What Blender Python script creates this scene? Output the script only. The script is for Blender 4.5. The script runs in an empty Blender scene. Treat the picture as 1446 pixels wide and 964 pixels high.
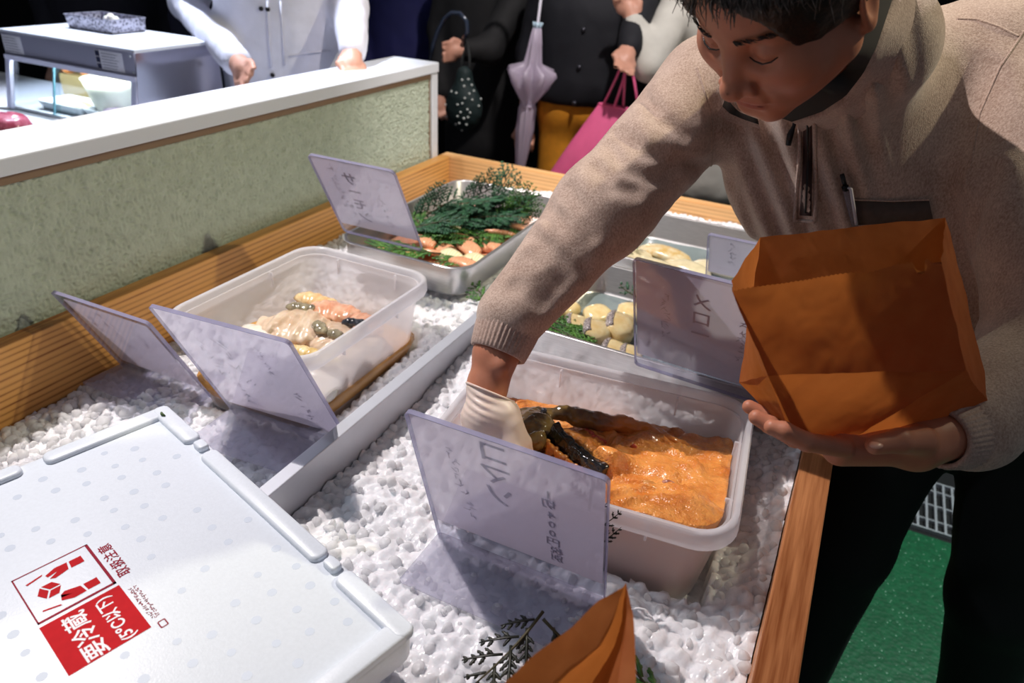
import bpy, bmesh, math, random
import numpy as np
from mathutils import Matrix, Vector, noise as mnoise

random.seed(7)
RNG = np.random.default_rng(11)
scene = bpy.context.scene
COL = scene.collection

# ------------------------------------------------------------------ camera
FPX = 1012.85                                    # focal length in pixels of a 1446 px wide frame
CAMZ = 1.45
def _cam_axes(pitch=0.515556, roll=0.059852, yaw=0.428639):
    cy, sy, cp, sp, cr, sr = math.cos(yaw), math.sin(yaw), math.cos(pitch), math.sin(pitch), math.cos(roll), math.sin(roll)
    A = np.array([[cy, sy, 0], [0, 0, -1], [-sy, cy, 0]])
    B = np.array([[1, 0, 0], [0, cp, -sp], [0, sp, cp]])
    C = np.array([[cr, -sr, 0], [sr, cr, 0], [0, 0, 1]])
    return C @ B @ A
CM = _cam_axes()
def ray(x, y): return CM.T @ np.array([(x - 723) / FPX, (y - 482) / FPX, 1.0])
def P(x, y, d): return np.array([0, 0, CAMZ]) + ray(x, y) * d
def PZ(x, y, z):
    r = ray(x, y); return np.array([0, 0, CAMZ]) + r * ((z - CAMZ) / r[2])
def PY(x, y, Y):
    r = ray(x, y); return np.array([0, 0, CAMZ]) + r * (Y / r[1])
def PX(x, y, X):
    r = ray(x, y); return np.array([0, 0, CAMZ]) + r * (X / r[0])

cam_data = bpy.data.cameras.new('camera')
cam = bpy.data.objects.new('camera', cam_data); COL.objects.link(cam)
cam_data.sensor_width = 36.0; cam_data.lens = 36.0 * FPX / 1446.0
cam_data.clip_start = 0.02; cam_data.clip_end = 60
mw = Matrix.Identity(4)
for i in range(3):
    mw[i][0] = CM[0][i]; mw[i][1] = -CM[1][i]; mw[i][2] = -CM[2][i]
mw[2][3] = CAMZ
cam.matrix_world = mw
cam_data.dof.use_dof = True; cam_data.dof.focus_distance = 0.92; cam_data.dof.aperture_fstop = 5.0
scene.camera = cam

# ------------------------------------------------------------------ world, lights, exposure
world = bpy.data.worlds.new('hall'); scene.world = world; world.use_nodes = True
world.node_tree.nodes['Background'].inputs[0].default_value = (0.80, 0.86, 1.0, 1)
world.node_tree.nodes['Background'].inputs[1].default_value = 0.115
def spot(name, loc, target, power, color, angle, blend, radius):
    l = bpy.data.lights.new(name, 'SPOT'); l.energy = power; l.color = color
    l.spot_size = math.radians(angle); l.spot_blend = blend; l.shadow_soft_size = radius
    o = bpy.data.objects.new(name, l); COL.objects.link(o); o.location = loc
    d = Vector(target) - Vector(loc)
    o.rotation_euler = d.to_track_quat('-Z', 'Y').to_euler(); return o
spot('ceiling_spot_key', (-1.85, 0.95, 3.35), (-0.30, 1.0, 0.8), 345, (1.0, 0.91, 0.88), 58, 0.5, 0.025)
spot('ceiling_spot_right', (1.15, 1.75, 2.75), (-1.1, 1.10, 0.85), 105, (1.0, 0.93, 0.66), 52, 0.6, 0.03)
spot('ceiling_spot_left', (-2.0, 0.15, 2.95), (-0.75, 0.55, 0.8), 30, (0.68, 0.83, 1.0), 52, 0.7, 0.05)
spot('ceiling_spot_case', (-2.15, 1.9, 3.0), (-1.95, 1.65, 1.0), 400, (0.74, 0.82, 1.0), 46, 0.5, 0.06)
spot('added_mat_fill', (1.35, 2.2, 3.2), (0.5, 1.55, 0.0), 240, (0.9, 1.0, 0.95), 40, 0.6, 0.05)  # added lamp without a seen source, brightens the green mat
spot('ceiling_spot_crowd', (-0.2, 1.5, 3.3), (-0.95, 2.6, 0.9), 230, (1.0, 0.92, 0.9), 50, 0.6, 0.05)
scene.view_settings.view_transform = 'Standard'; scene.view_settings.look = 'None'
scene.view_settings.gamma = 1.0; scene.view_settings.use_curve_mapping = False
scene.view_settings.exposure = 0.0

# ------------------------------------------------------------------ object helpers
ORG = {}
def _reg(o, origin, parent, label, cat, group, kind):
    ORG[o.name] = np.array(origin, float)
    if parent is not None:
        o.parent = parent; o.location = Vector(ORG[o.name] - ORG[parent.name])
    else: o.location = Vector(origin)
    if label: o['label'] = label
    if cat: o['category'] = cat
    if group: o['group'] = group
    if kind: o['kind'] = kind
    return o
def obj(name, V, F, mat, parent=None, label=None, cat=None, group=None, kind=None, smooth=True, origin=None, auto=None):
    V = np.asarray(V, float).reshape(-1, 3)
    if origin is None:
        lo, hi = V.min(0), V.max(0); origin = np.array([(lo[0] + hi[0]) / 2, (lo[1] + hi[1]) / 2, lo[2]])
    me = bpy.data.meshes.new(name)
    if isinstance(F, np.ndarray) and F.ndim == 2:
        nv, nf, k = len(V), len(F), F.shape[1]
        me.vertices.add(nv); me.vertices.foreach_set('co', (V - origin).astype(np.float32).ravel())
        me.loops.add(nf * k); me.loops.foreach_set('vertex_index', F.astype(np.int32).ravel())
        me.polygons.add(nf); me.polygons.foreach_set('loop_start', np.arange(0, nf * k, k, dtype=np.int32))
        me.update(calc_edges=True)
    else:
        me.from_pydata((V - origin).tolist(), [], [list(map(int, f)) for f in F])
    if mat is not None: me.materials.append(mat)
    me.polygons.foreach_set('use_smooth', np.full(len(me.polygons), bool(smooth)))
    if auto is not None:
        me.set_sharp_from_angle(angle=math.radians(auto))
    me.update()
    o = bpy.data.objects.new(name, me); COL.objects.link(o)
    return _reg(o, origin, parent, label, cat, group, kind)
def empty(name, loc, label=None, cat=None, group=None, kind=None, parent=None):
    o = bpy.data.objects.new(name, None); COL.objects.link(o); o.empty_display_size = 0.05
    return _reg(o, np.array(loc, float), parent, label, cat, group, kind)

class MB:
    """collects shapes into one mesh"""
    def __init__(s): s.V = []; s.F = []; s.n = 0
    def add(s, V, F):
        V = np.asarray(V, float).reshape(-1, 3)
        s.V.append(V); s.F += [tuple(int(i) + s.n for i in f) for f in F]; s.n += len(V); return s
    def box(s, lo, hi):
        x0, y0, z0 = lo; x1, y1, z1 = hi
        return s.add([(x0,y0,z0),(x1,y0,z0),(x1,y1,z0),(x0,y1,z0),(x0,y0,z1),(x1,y0,z1),(x1,y1,z1),(x0,y1,z1)],
                     [(0,3,2,1),(4,5,6,7),(0,1,5,4),(1,2,6,5),(2,3,7,6),(3,0,4,7)])
    def tube(s, pts, r, n=8, cap=True, flat=None):
        V, F = tube(pts, r, n, cap, flat); return s.add(V, F)
    def obj(s, name, mat, parent=None, **k): return obj(name, np.concatenate(s.V), s.F, mat, parent, **k)

def frames(pts):
    pts = np.asarray(pts, float); T = np.gradient(pts, axis=0); T /= np.linalg.norm(T, axis=1)[:, None] + 1e-12
    up = np.array([0, 0, 1.0]) if abs(T[0][2]) < .9 else np.array([1.0, 0, 0])
    N = []; n = up - T[0] * (up @ T[0]); n /= np.linalg.norm(n)
    for t in T:
        n = n - t * (n @ t); n /= np.linalg.norm(n) + 1e-12; N.append(n)
    N = np.array(N); return pts, T, N, np.cross(T, N)
def tube(pts, r, n=8, cap=True, flat=None):
    """sweep; r scalar or list; flat=(a,b) scales in N and B"""
    pts, T, N, B = frames(pts); m = len(pts); r = np.broadcast_to(np.asarray(r, float), (m,))
    a, b = flat if flat else (1, 1)
    th = np.linspace(0, 2 * math.pi, n, endpoint=False)
    V = pts[:, None, :] + r[:, None, None] * (a * np.cos(th)[None, :, None] * N[:, None, :] + b * np.sin(th)[None, :, None] * B[:, None, :])
    F = [(i*n+j, i*n+(j+1)%n, (i+1)*n+(j+1)%n, (i+1)*n+j) for i in range(m-1) for j in range(n)]
    if cap: F += [tuple(range(n-1, -1, -1)), tuple((m-1)*n + j for j in range(n))]
    return V.reshape(-1, 3), F
def loft(rings, cap0=True, cap1=True, closed=True):
    R_ = [np.asarray(r, float) for r in rings]; n = len(R_[0]); m = len(R_)
    rng_ = range(n) if closed else range(n-1)
    F = [(i*n+j, i*n+(j+1)%n, (i+1)*n+(j+1)%n, (i+1)*n+j) for i in range(m-1) for j in rng_]
    if cap0: F.append(tuple(range(n-1, -1, -1)))
    if cap1: F.append(tuple((m-1)*n + j for j in range(n)))
    return np.concatenate(R_), F
def rrect(a, b, r, z, c=(0, 0), rot=0.0, seg=6):
    """rounded rectangle ring, half sizes a,b"""
    r = min(r, a * .999, b * .999); pts = []
    for k, (sx, sy) in enumerate(((1, 1), (-1, 1), (-1, -1), (1, -1))):
        for q in range(seg + 1):
            th = math.pi / 2 * (k + q / seg)
            pts.append((sx * (a - r) + r * math.cos(th), sy * (b - r) + r * math.sin(th)))
    p = np.array(pts); cr, sr = math.cos(rot), math.sin(rot)
    x = p[:, 0] * cr - p[:, 1] * sr + c[0]; y = p[:, 0] * sr + p[:, 1] * cr + c[1]
    return np.stack([x, y, np.full(len(x), z)], 1)
def lathe(prof, c=(0, 0, 0), n=24):
    th = np.linspace(0, 2 * math.pi, n, endpoint=False)
    return loft([np.stack([c[0] + r * np.cos(th), c[1] + r * np.sin(th), np.full(n, c[2] + z)], 1) for r, z in prof])
def bevel_box(lo, hi, b=0.004, seg=2):
    bm = bmesh.new(); bmesh.ops.create_cube(bm, size=1)
    lo, hi = np.array(lo, float), np.array(hi, float)
    for v in bm.verts: v.co = Vector((lo + hi) / 2 + np.array(v.co) * (hi - lo))
    bmesh.ops.bevel(bm, geom=list(bm.edges), offset=b, segments=seg, affect='EDGES', profile=.5)
    V = [tuple(v.co) for v in bm.verts]; F = [tuple(v.index for v in f.verts) for f in bm.faces]
    bm.free(); return np.array(V), F
def xf(V, M4):
    V = np.asarray(V, float); M4 = np.array(M4, float); return V @ M4[:3, :3].T + M4[:3, 3]
def basis(o, x, y, z):
    m = np.eye(4); m[:3, 0] = x; m[:3, 1] = y; m[:3, 2] = z; m[:3, 3] = o; return m
def nrm(v): v = np.asarray(v, float); return v / np.linalg.norm(v)

# ------------------------------------------------------------------ noise
_perm = np.random.default_rng(3).permutation(256); _perm = np.concatenate([_perm, _perm, _perm])
_grad = np.random.default_rng(4).normal(size=(256, 3)); _grad /= np.linalg.norm(_grad, axis=1)[:, None]
def noise3(Q):
    Q = np.asarray(Q, float); I = np.floor(Q).astype(int); f = Q - I; I &= 255
    u = f * f * f * (f * (f * 6 - 15) + 10); out = 0
    for dx in (0, 1):
        for dy in (0, 1):
            for dz in (0, 1):
                h = _perm[_perm[_perm[(I[..., 0] + dx) & 255] + ((I[..., 1] + dy) & 255)] + ((I[..., 2] + dz) & 255)]
                g = _grad[h]; d = (g * (f - np.array([dx, dy, dz]))).sum(-1)
                w = (u[..., 0] if dx else 1 - u[..., 0]) * (u[..., 1] if dy else 1 - u[..., 1]) * (u[..., 2] if dz else 1 - u[..., 2])
                out = out + w * d
    return out
def fbm(Q, oct=3):
    s, a = 0, 1.0
    for i in range(oct): s = s + a * noise3(np.asarray(Q) * 2 ** i + 17.3 * i); a *= .5
    return s

# ------------------------------------------------------------------ signed-distance modelling
def sd_rc(p, a, b, ra, rb):
    a, b = np.asarray(a, float), np.asarray(b, float); ba = b - a
    t = np.clip(((p - a) @ ba) / (ba @ ba), 0, 1)
    return np.linalg.norm(p - a - t[:, None] * ba, axis=1) - (ra + (rb - ra) * t)
def sd_el(p, c, r, R3=None):
    q = p - np.asarray(c, float)
    if R3 is not None: q = q @ np.asarray(R3, float)      # columns of R3 = local axes
    r = np.asarray(r, float); k0 = np.linalg.norm(q / r, axis=1); k1 = np.linalg.norm(q / (r * r), axis=1)
    return k0 * (k0 - 1) / (k1 + 1e-9)
def smin(a, b, k):
    h = np.clip(.5 + .5 * (b - a) / k, 0, 1); return b + (a - b) * h - k * h * (1 - h)
def smax(a, b, k): return -smin(-a, -b, k)
_C8 = np.array([(i, j, k) for i in (0, 1) for j in (0, 1) for k in (0, 1)])
def sdf_mesh(f, lo, hi, h, slack=1.6):
    lo = np.array(lo, float); hi = np.array(hi, float)
    nb = np.maximum(1, np.ceil((hi - lo) / (4 * h)).astype(int)); n = nb * 4
    A = np.full(n, 1e3, np.float32)
    bi = np.stack(np.meshgrid(*[np.arange(k) for k in nb], indexing='ij'), -1).reshape(-1, 3)
    cen = lo + (bi * 4 + 1.5) * h
    c = np.concatenate([f(cen[i:i + 60000]) for i in range(0, len(cen), 60000)])
    act = np.abs(c) < 4 * h * .87 * slack + h
    Ab = A.reshape(nb[0], 4, nb[1], 4, nb[2], 4)
    ins = bi[(~act) & (c < 0)]; Ab[ins[:, 0], :, ins[:, 1], :, ins[:, 2], :] = -1e3
    ab = bi[act]; off = np.stack(np.meshgrid(*[np.arange(4)] * 3, indexing='ij'), -1).reshape(-1, 3)
    for s in range(0, len(ab), 2500):
        blk = ab[s:s + 2500]; idx = (blk[:, None, :] * 4 + off[None]).reshape(-1, 3)
        A[idx[:, 0], idx[:, 1], idx[:, 2]] = f(lo + idx * h)
    S = A < 0
    cnt = sum(S[i:n[0]-1+i, j:n[1]-1+j, k:n[2]-1+k].astype(np.int8) for i, j, k in _C8)
    cells = np.argwhere((cnt > 0) & (cnt < 8))
    vid = -np.ones(n - 1, np.int64); vid[cells[:, 0], cells[:, 1], cells[:, 2]] = np.arange(len(cells))
    val = np.stack([A[cells[:, 0]+i, cells[:, 1]+j, cells[:, 2]+k] for i, j, k in _C8], 1)
    acc = np.zeros((len(cells), 3)); w = np.zeros(len(cells))
    for p in range(8):
        for q in range(p + 1, 8):
            if np.abs(_C8[p] - _C8[q]).sum() != 1: continue
            m = (val[:, p] < 0) != (val[:, q] < 0); va, vb = np.clip(val[m, p], -h*4, h*4), np.clip(val[m, q], -h*4, h*4); t = va / (va - vb)
            acc[m] += _C8[p] + t[:, None] * (_C8[q] - _C8[p]); w[m] += 1
    V = lo + (cells + acc / w[:, None]) * h
    Q = []
    for ax in range(3):
        o1, o2 = (ax + 1) % 3, (ax + 2) % 3
        a = S; sl0 = [slice(None)] * 3; sl1 = [slice(None)] * 3; sl0[ax] = slice(0, n[ax] - 1); sl1[ax] = slice(1, n[ax])
        d = a[tuple(sl0)] != a[tuple(sl1)]; e = np.argwhere(d)
        e = e[(e[:, o1] > 0) & (e[:, o2] > 0) & (e[:, o1] < n[o1] - 1) & (e[:, o2] < n[o2] - 1)]
        def cid(d1, d2):
            c_ = e.copy(); c_[:, o1] += d1; c_[:, o2] += d2; return vid[c_[:, 0], c_[:, 1], c_[:, 2]]
        q = np.stack([cid(-1, -1), cid(0, -1), cid(0, 0), cid(-1, 0)], 1)
        flip = ~S[e[:, 0], e[:, 1], e[:, 2]]; q[flip] = q[flip][:, ::-1]; Q.append(q)
    Q = np.concatenate(Q); Q = Q[(Q >= 0).all(1)]
    return V, Q

# ------------------------------------------------------------------ materials
def _new(name):
    m = bpy.data.materials.new(name); m.use_nodes = True; nt = m.node_tree
    return m, nt, nt.nodes['Principled BSDF'], nt.nodes['Material Output']
def _set(b, **k):
    names = dict(rough='Roughness', metal='Metallic', spec='Specular IOR Level', trans='Transmission Weight', ior='IOR', coat='Coat Weight',
                 coat_r='Coat Roughness', sss='Subsurface Weight', sheen='Sheen Weight', alpha='Alpha', emit='Emission Strength')
    for q, v in k.items(): b.inputs[names[q]].default_value = v
def _ramp(nt, src, stops):
    r = nt.nodes.new('ShaderNodeValToRGB'); el = r.color_ramp.elements
    while len(el) > 1: el.remove(el[-1])
    el[0].position = stops[0][0]; el[0].color = (*stops[0][1], 1)
    for p_, c_ in stops[1:]:
        e = el.new(p_); e.color = (*c_, 1)
    nt.links.new(src, r.inputs[0]); return r.outputs[0]
def _coords(nt, scale=(1, 1, 1), kind='Object', rot=(0, 0, 0)):
    tc = nt.nodes.new('ShaderNodeTexCoord'); mp = nt.nodes.new('ShaderNodeMapping')
    mp.inputs['Scale'].default_value = scale; mp.inputs['Rotation'].default_value = rot
    nt.links.new(tc.outputs[kind], mp.inputs[0]); return mp.outputs[0]
def _noise(nt, vec, scale, detail=3, rough=.5, dist=0):
    n = nt.nodes.new('ShaderNodeTexNoise'); nt.links.new(vec, n.inputs['Vector'])
    n.inputs['Scale'].default_value = scale; n.inputs['Detail'].default_value = detail
    n.inputs['Roughness'].default_value = rough; n.inputs['Distortion'].default_value = dist; return n.outputs['Fac']
def _bump(nt, b, h, strength, dist):
    n = nt.nodes.new('ShaderNodeBump'); n.inputs['Strength'].default_value = strength; n.inputs['Distance'].default_value = dist
    nt.links.new(h, n.inputs['Height']); nt.links.new(n.outputs[0], b.inputs['Normal'])
def mat(name, c, rough=.5, var=0.0, scale=30, bump=0.0, bscale=80, bdist=.002, coords=(1, 1, 1), c2=None, detail=3, **k):
    m, nt, b, _ = _new(name); b.inputs['Base Color'].default_value = (*c, 1); _set(b, rough=rough, **k)
    vec = _coords(nt, coords)
    if var or c2:
        c2 = c2 or tuple(min(1, x * (1 - var)) for x in c)
        nt.links.new(_ramp(nt, _noise(nt, vec, scale, detail), [(.35, c2), (.65, c)]), b.inputs['Base Color'])
    if bump: _bump(nt, b, _noise(nt, vec, bscale, 3), bump, bdist)
    m.diffuse_color = (*c, 1); return m
def sr(*c):      # sRGB 0-255 to linear
    return tuple(((x / 255) / 12.92 if x / 255 <= .04045 else ((x / 255 + .055) / 1.055) ** 2.4) for x in c)
# ------------------------------------------------------------------ shared materials
def wood(name, axis, light, dark, ring=26.0):
    m, nt, b, _ = _new(name); _set(b, rough=.42, spec=.35)
    s = [22.0, 22.0, 22.0]; s[axis] = .9
    vec = _coords(nt, tuple(s))
    w = nt.nodes.new('ShaderNodeTexWave'); w.wave_type = 'BANDS'; w.bands_direction = 'Z'; w.inputs['Scale'].default_value = ring / 22.0
    w.inputs['Distortion'].default_value = 5.0; w.inputs['Detail'].default_value = 2; w.inputs['Detail Scale'].default_value = .6
    nt.links.new(vec, w.inputs['Vector'])
    fine = _noise(nt, vec, 6, 4, .6)
    mx = nt.nodes.new('ShaderNodeMath'); mx.operation = 'MULTIPLY_ADD'; mx.inputs[1].default_value = .55
    nt.links.new(w.outputs['Fac'], mx.inputs[0])
    m2 = nt.nodes.new('ShaderNodeMath'); m2.operation = 'MULTIPLY'; m2.inputs[1].default_value = .55; nt.links.new(fine, m2.inputs[0]); nt.links.new(m2.outputs[0], mx.inputs[2])
    nt.links.new(_ramp(nt, mx.outputs[0], [(.18, dark), (.42, light), (.8, tuple(min(1, c * 1.12) for c in light))]), b.inputs['Base Color'])
    _bump(nt, b, mx.outputs[0], .15, .001); return m
M_wood_y = wood('pine_lengthwise', 1, sr(204, 150, 84), sr(138, 80, 36))
M_wood_x = wood('pine_crosswise', 0, sr(222, 176, 120), sr(192, 134, 78))
M_wood_r = wood('cedar_red', 1, sr(196, 132, 84), sr(128, 70, 34))
M_cap = mat('painted_white', sr(214, 219, 226), .45)
M_stucco = mat('grey_green_stucco', sr(184, 194, 176), .8, var=.12, scale=40, bump=.35, bscale=260, bdist=.003)
M_shade_brown = mat('brown_shadow_gap', sr(132, 108, 84), .6)  # brown colour stands in for the shadow line along the white frame
M_steel = mat('brushed_steel', sr(214, 212, 212), .30, metal=.78, var=.12, scale=12, coords=(3, 40, 40))
M_alu = mat('brushed_aluminium', sr(206, 210, 218), .4, metal=.25, var=.04, scale=30)
def plastic(name, c, alpha, rough=.3):
    m, nt, b, out = _new(name); b.inputs['Base Color'].default_value = (*c, 1); _set(b, rough=rough, alpha=alpha, spec=.6)
    tr = nt.nodes.new('ShaderNodeBsdfTranslucent'); tr.inputs[0].default_value = (*c, 1)
    tp = nt.nodes.new('ShaderNodeBsdfTransparent'); mx = nt.nodes.new('ShaderNodeMixShader'); mx.inputs[0].default_value = alpha
    nt.links.new(tp.outputs[0], mx.inputs[1]); nt.links.new(tr.outputs[0], mx.inputs[2])
    m2 = nt.nodes.new('ShaderNodeMixShader'); m2.inputs[0].default_value = .4
    nt.links.new(b.outputs[0], m2.inputs[1]); nt.links.new(mx.outputs[0], m2.inputs[2]); nt.links.new(m2.outputs[0], out.inputs[0]); return m
M_tub = plastic('frosted_plastic', (.96, .94, .96), .5, .22)
M_tub_rim = plastic('frosted_plastic_rim', (.93, .93, .97), .62, .2)
def clear(name, tint, gloss=.1, rough=.02):
    m, nt, b, out = _new(name); nt.nodes.remove(b)
    tp = nt.nodes.new('ShaderNodeBsdfTransparent'); tp.inputs[0].default_value = (*tint, 1)
    g = nt.nodes.new('ShaderNodeBsdfGlossy'); g.inputs['Roughness'].default_value = rough
    lw_ = nt.nodes.new('ShaderNodeLayerWeight'); lw_.inputs[0].default_value = .5
    pw = nt.nodes.new('ShaderNodeMath'); pw.operation = 'POWER'; pw.inputs[1].default_value = 4.0; nt.links.new(lw_.outputs['Facing'], pw.inputs[0])
    fr = nt.nodes.new('ShaderNodeMath'); fr.operation = 'MULTIPLY_ADD'; fr.inputs[1].default_value = .8; fr.inputs[2].default_value = .04; nt.links.new(pw.outputs[0], fr.inputs[0])
    mx = nt.nodes.new('ShaderNodeMixShader'); nt.links.new(fr.outputs[0], mx.inputs[0])
    nt.links.new(tp.outputs[0], mx.inputs[1]); nt.links.new(g.outputs[0], mx.inputs[2]); nt.links.new(mx.outputs[0], out.inputs[0]); return m
M_acrylic = clear('clear_acrylic', (.93, .93, .97))
M_acr_edge = plastic('acrylic_edge', sr(186, 184, 214), .6, .1)
def paperish(name, c, trans, rough=.7, var=.06, scale=60, c2=None, bump=.0):
    m, nt, b, out = _new(name); _set(b, rough=rough, spec=.2); vec = _coords(nt)
    col = _ramp(nt, _noise(nt, vec, scale, 3), [(.3, c2 or tuple(x * (1 - var) for x in c)), (.7, c)])
    nt.links.new(col, b.inputs['Base Color'])
    if bump: _bump(nt, b, _noise(nt, vec, 35, 3), bump, .004)
    tr = nt.nodes.new('ShaderNodeBsdfTranslucent'); nt.links.new(col, tr.inputs[0])
    mx = nt.nodes.new('ShaderNodeMixShader'); mx.inputs[0].default_value = trans
    nt.links.new(b.outputs[0], mx.inputs[1]); nt.links.new(tr.outputs[0], mx.inputs[2]); nt.links.new(mx.outputs[0], out.inputs[0]); return m
M_card = paperish('white_card', sr(240, 236, 248), .62, .55, .02)
M_ink_far = paperish('felt_pen_ink', sr(150, 146, 164), .5, .6)
M_ink_near = mat('felt_pen_showing_through', sr(194, 190, 205), .6)
M_foam = mat('white_polystyrene', sr(224, 231, 240), .38, var=.035, scale=260, bump=.25, bscale=420, bdist=.0008, spec=.45)
M_dimple = mat('grey_dimple', sr(196, 206, 220), .5)
M_red = mat('red_print', sr(190, 26, 34), .75, spec=.15, var=.08, scale=90)
M_dred = mat('dark_red_print', sr(150, 36, 56), .75, spec=.15, var=.1, scale=90)
M_wprint = mat('white_print', sr(236, 232, 238), .6)

# ------------------------------------------------------------------ setting
def plane(name, lo, hi, z, m, **k):
    return obj(name, [(lo[0], lo[1], z), (hi[0], lo[1], z), (hi[0], hi[1], z), (lo[0], hi[1], z)], [(0, 1, 2, 3)], m, smooth=False, **k)
M_floor = mat('dark_floor', sr(38, 38, 40), .5, var=.3, scale=6)
M_dark = mat('dark_back_wall', sr(20, 20, 24), .8, var=.2, scale=3)
plane('floor', (-6, -3), (5, 6), 0.0, M_floor, kind='structure', label='dark hall floor under the stalls')
MB().box((-6, 4.6, 0), (5, 4.7, 3.6)).obj('wall_back', M_dark, smooth=False, kind='structure', label='unlit dark wall far behind the crowd')
MB().box((-6.1, -3, 0), (-6, 4.7, 3.6)).obj('wall_far_left', M_dark, smooth=False, kind='structure', label='unlit dark wall far to the left')

# low partition: stucco panel with a white painted frame
wy0, wy1 = -0.3, 2.035
ny, nz = 1000, 170
yy = np.linspace(wy0, wy1 - .035, ny); zz = np.linspace(.62, 1.05, nz)
YY, ZZ = np.meshgrid(yy, zz, indexing='ij')
q = np.stack([YY * 0, YY * 105, ZZ * 120], -1)
rel = .0052 * (1 - np.abs(noise3(q)) * 2.6) + .0016 * noise3(q * 2.1 + 5)
Vst = np.stack([-1.2535 + rel, YY, ZZ], -1).reshape(-1, 3)
idx = np.arange(ny * nz).reshape(ny, nz)
Fst = np.stack([idx[:-1, :-1], idx[1:, :-1], idx[1:, 1:], idx[:-1, 1:]], -1).reshape(-1, 4)
wall = MB().box((-1.38, wy0, 0), (-1.2575, wy1 - .02, 1.06)).obj('wall_left', M_cap, smooth=False, kind='structure', label='low partition wall beside the ice trough')
obj('stucco_panel', Vst, Fst, M_stucco, wall, label='rough grey green stucco face')
V, F = bevel_box((-1.405, wy0, 1.062), (-1.236, wy1, 1.092), .003); obj('trim_1', V, F, M_cap, kind='structure', smooth=False, label='white painted cap on top of the partition')
V, F = bevel_box((-1.400, wy1 - .034, 0.0), (-1.240, wy1, 1.062), .003); obj('trim_2', V, F, M_cap, kind='structure', smooth=False, label='white painted end post of the partition')
MB().box((-1.2585, wy0, 1.046), (-1.246, wy1 - .034, 1.062)).obj('shade_strip_1', M_shade_brown, smooth=False, kind='structure', label='thin brown strip painted as the shade under the white cap')
MB().box((-1.2585, wy1 - .040, .80), (-1.248, wy1 - .034, 1.046)).obj('shade_strip_2', M_shade_brown, smooth=False, kind='structure', label='thin brown strip painted as the shade beside the white end post')

# green glitter mat and drain grating on the floor right of the trough
def glitter():
    m, nt, b, _ = _new('green_glitter_vinyl'); _set(b, rough=.45, spec=.5); vec = _coords(nt)
    v = nt.nodes.new('ShaderNodeTexVoronoi'); v.inputs['Scale'].default_value = 95; nt.links.new(vec, v.inputs['Vector'])
    r = _ramp(nt, v.outputs['Distance'], [(.12, sr(170, 214, 190)), (.2, sr(24, 112, 70))])
    n = _noise(nt, vec, 60, 2); mx = nt.nodes.new('ShaderNodeMixRGB'); mx.inputs[1].default_value = (*sr(20, 100, 62), 1)
    nt.links.new(_ramp(nt, n, [(.45, (0, 0, 0)), (.55, (1, 1, 1))]), mx.inputs[0]); nt.links.new(r, mx.inputs[2])
    nt.links.new(mx.outputs[0], b.inputs['Base Color']); _bump(nt, b, v.outputs['Distance'], .4, .002); return m
V, F = bevel_box((.12, .3, 0.0005), (1.4, 1.93, .006), .002)
obj('floor_mat', V, F, glitter(), smooth=False, label='green glitter vinyl mat on the floor behind the trough', cat='mat')
gr = empty('drain_grating', (.7, 2.07, 0.0005), 'grey slotted metal drain grating beyond the green mat', 'grating')
gx0, gx1, gy0, gy1 = .30, 1.10, 1.95, 2.20
MB().box((gx0, gy0, .0005), (gx1, gy0 + .006, .014)).box((gx0, gy1 - .006, .0005), (gx1, gy1, .014)).box((gx0, gy0, .0005), (gx0 + .006, gy1, .014)).box((gx1 - .006, gy0, .0005), (gx1, gy1, .014)).obj('frame', M_alu, gr, smooth=False)
for k in range(32):
    x = gx0 + .018 + k * .0245
    MB().box((x, gy0 + .006, .0005), (x + .006, gy1 - .006, .013)).obj('bar', M_alu, gr, smooth=False)
for k in range(3):
    y = gy0 + .05 + k * .075
    MB().box((gx0 + .006, y, .001), (gx1 - .006, y + .005, .0115)).obj('cross_bar', M_alu, gr, smooth=False)

# ------------------------------------------------------------------ wooden ice trough
TX0, TX1, TY0, TY1 = -1.206, .044, .12, 2.052
tr = empty('ice_trough', (-.58, 1.05, 0), 'wooden fish trough with pine rails, filled with crushed ice', 'trough')
V, F = bevel_box((-1.240, TY0, .5), (TX0, TY1, .80), .002); obj('board', V, F, M_wood_y, tr, smooth=False, label='pine side board against the stucco wall')
V, F = bevel_box((-1.240, TY1, .5), (.088, TY1 + .04, .80), .002); obj('board', V, F, M_wood_x, tr, smooth=False, label='pale pine end board at the far end')
V, F = bevel_box((TX1, TY0, .5), (.088, TY1, .80), .002); obj('board', V, F, M_wood_r, tr, smooth=False, label='reddish side board next to the man')
V, F = bevel_box((-1.240, TY0 - .04, .5), (.088, TY0, .80), .002); obj('board', V, F, M_wood_x, tr, smooth=False)
MB().box((TX0, TY0, .5), (TX1, TY1, .52)).obj('bottom_panel', M_wood_x, tr, smooth=False)
for x in (-1.20, .01):
    for y in (TY0 + .02, TY1 - .06):
        MB().box((x, y, 0), (x + .045, y + .045, .5)).obj('leg', M_wood_y, tr, smooth=False)
V, F = bevel_box((-.590, TY0 + .003, .53), (-.568, TY1 - .002, .80), .0015); obj('divider', V, F, M_alu, tr, smooth=False, label='square aluminium divider bar')

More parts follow.
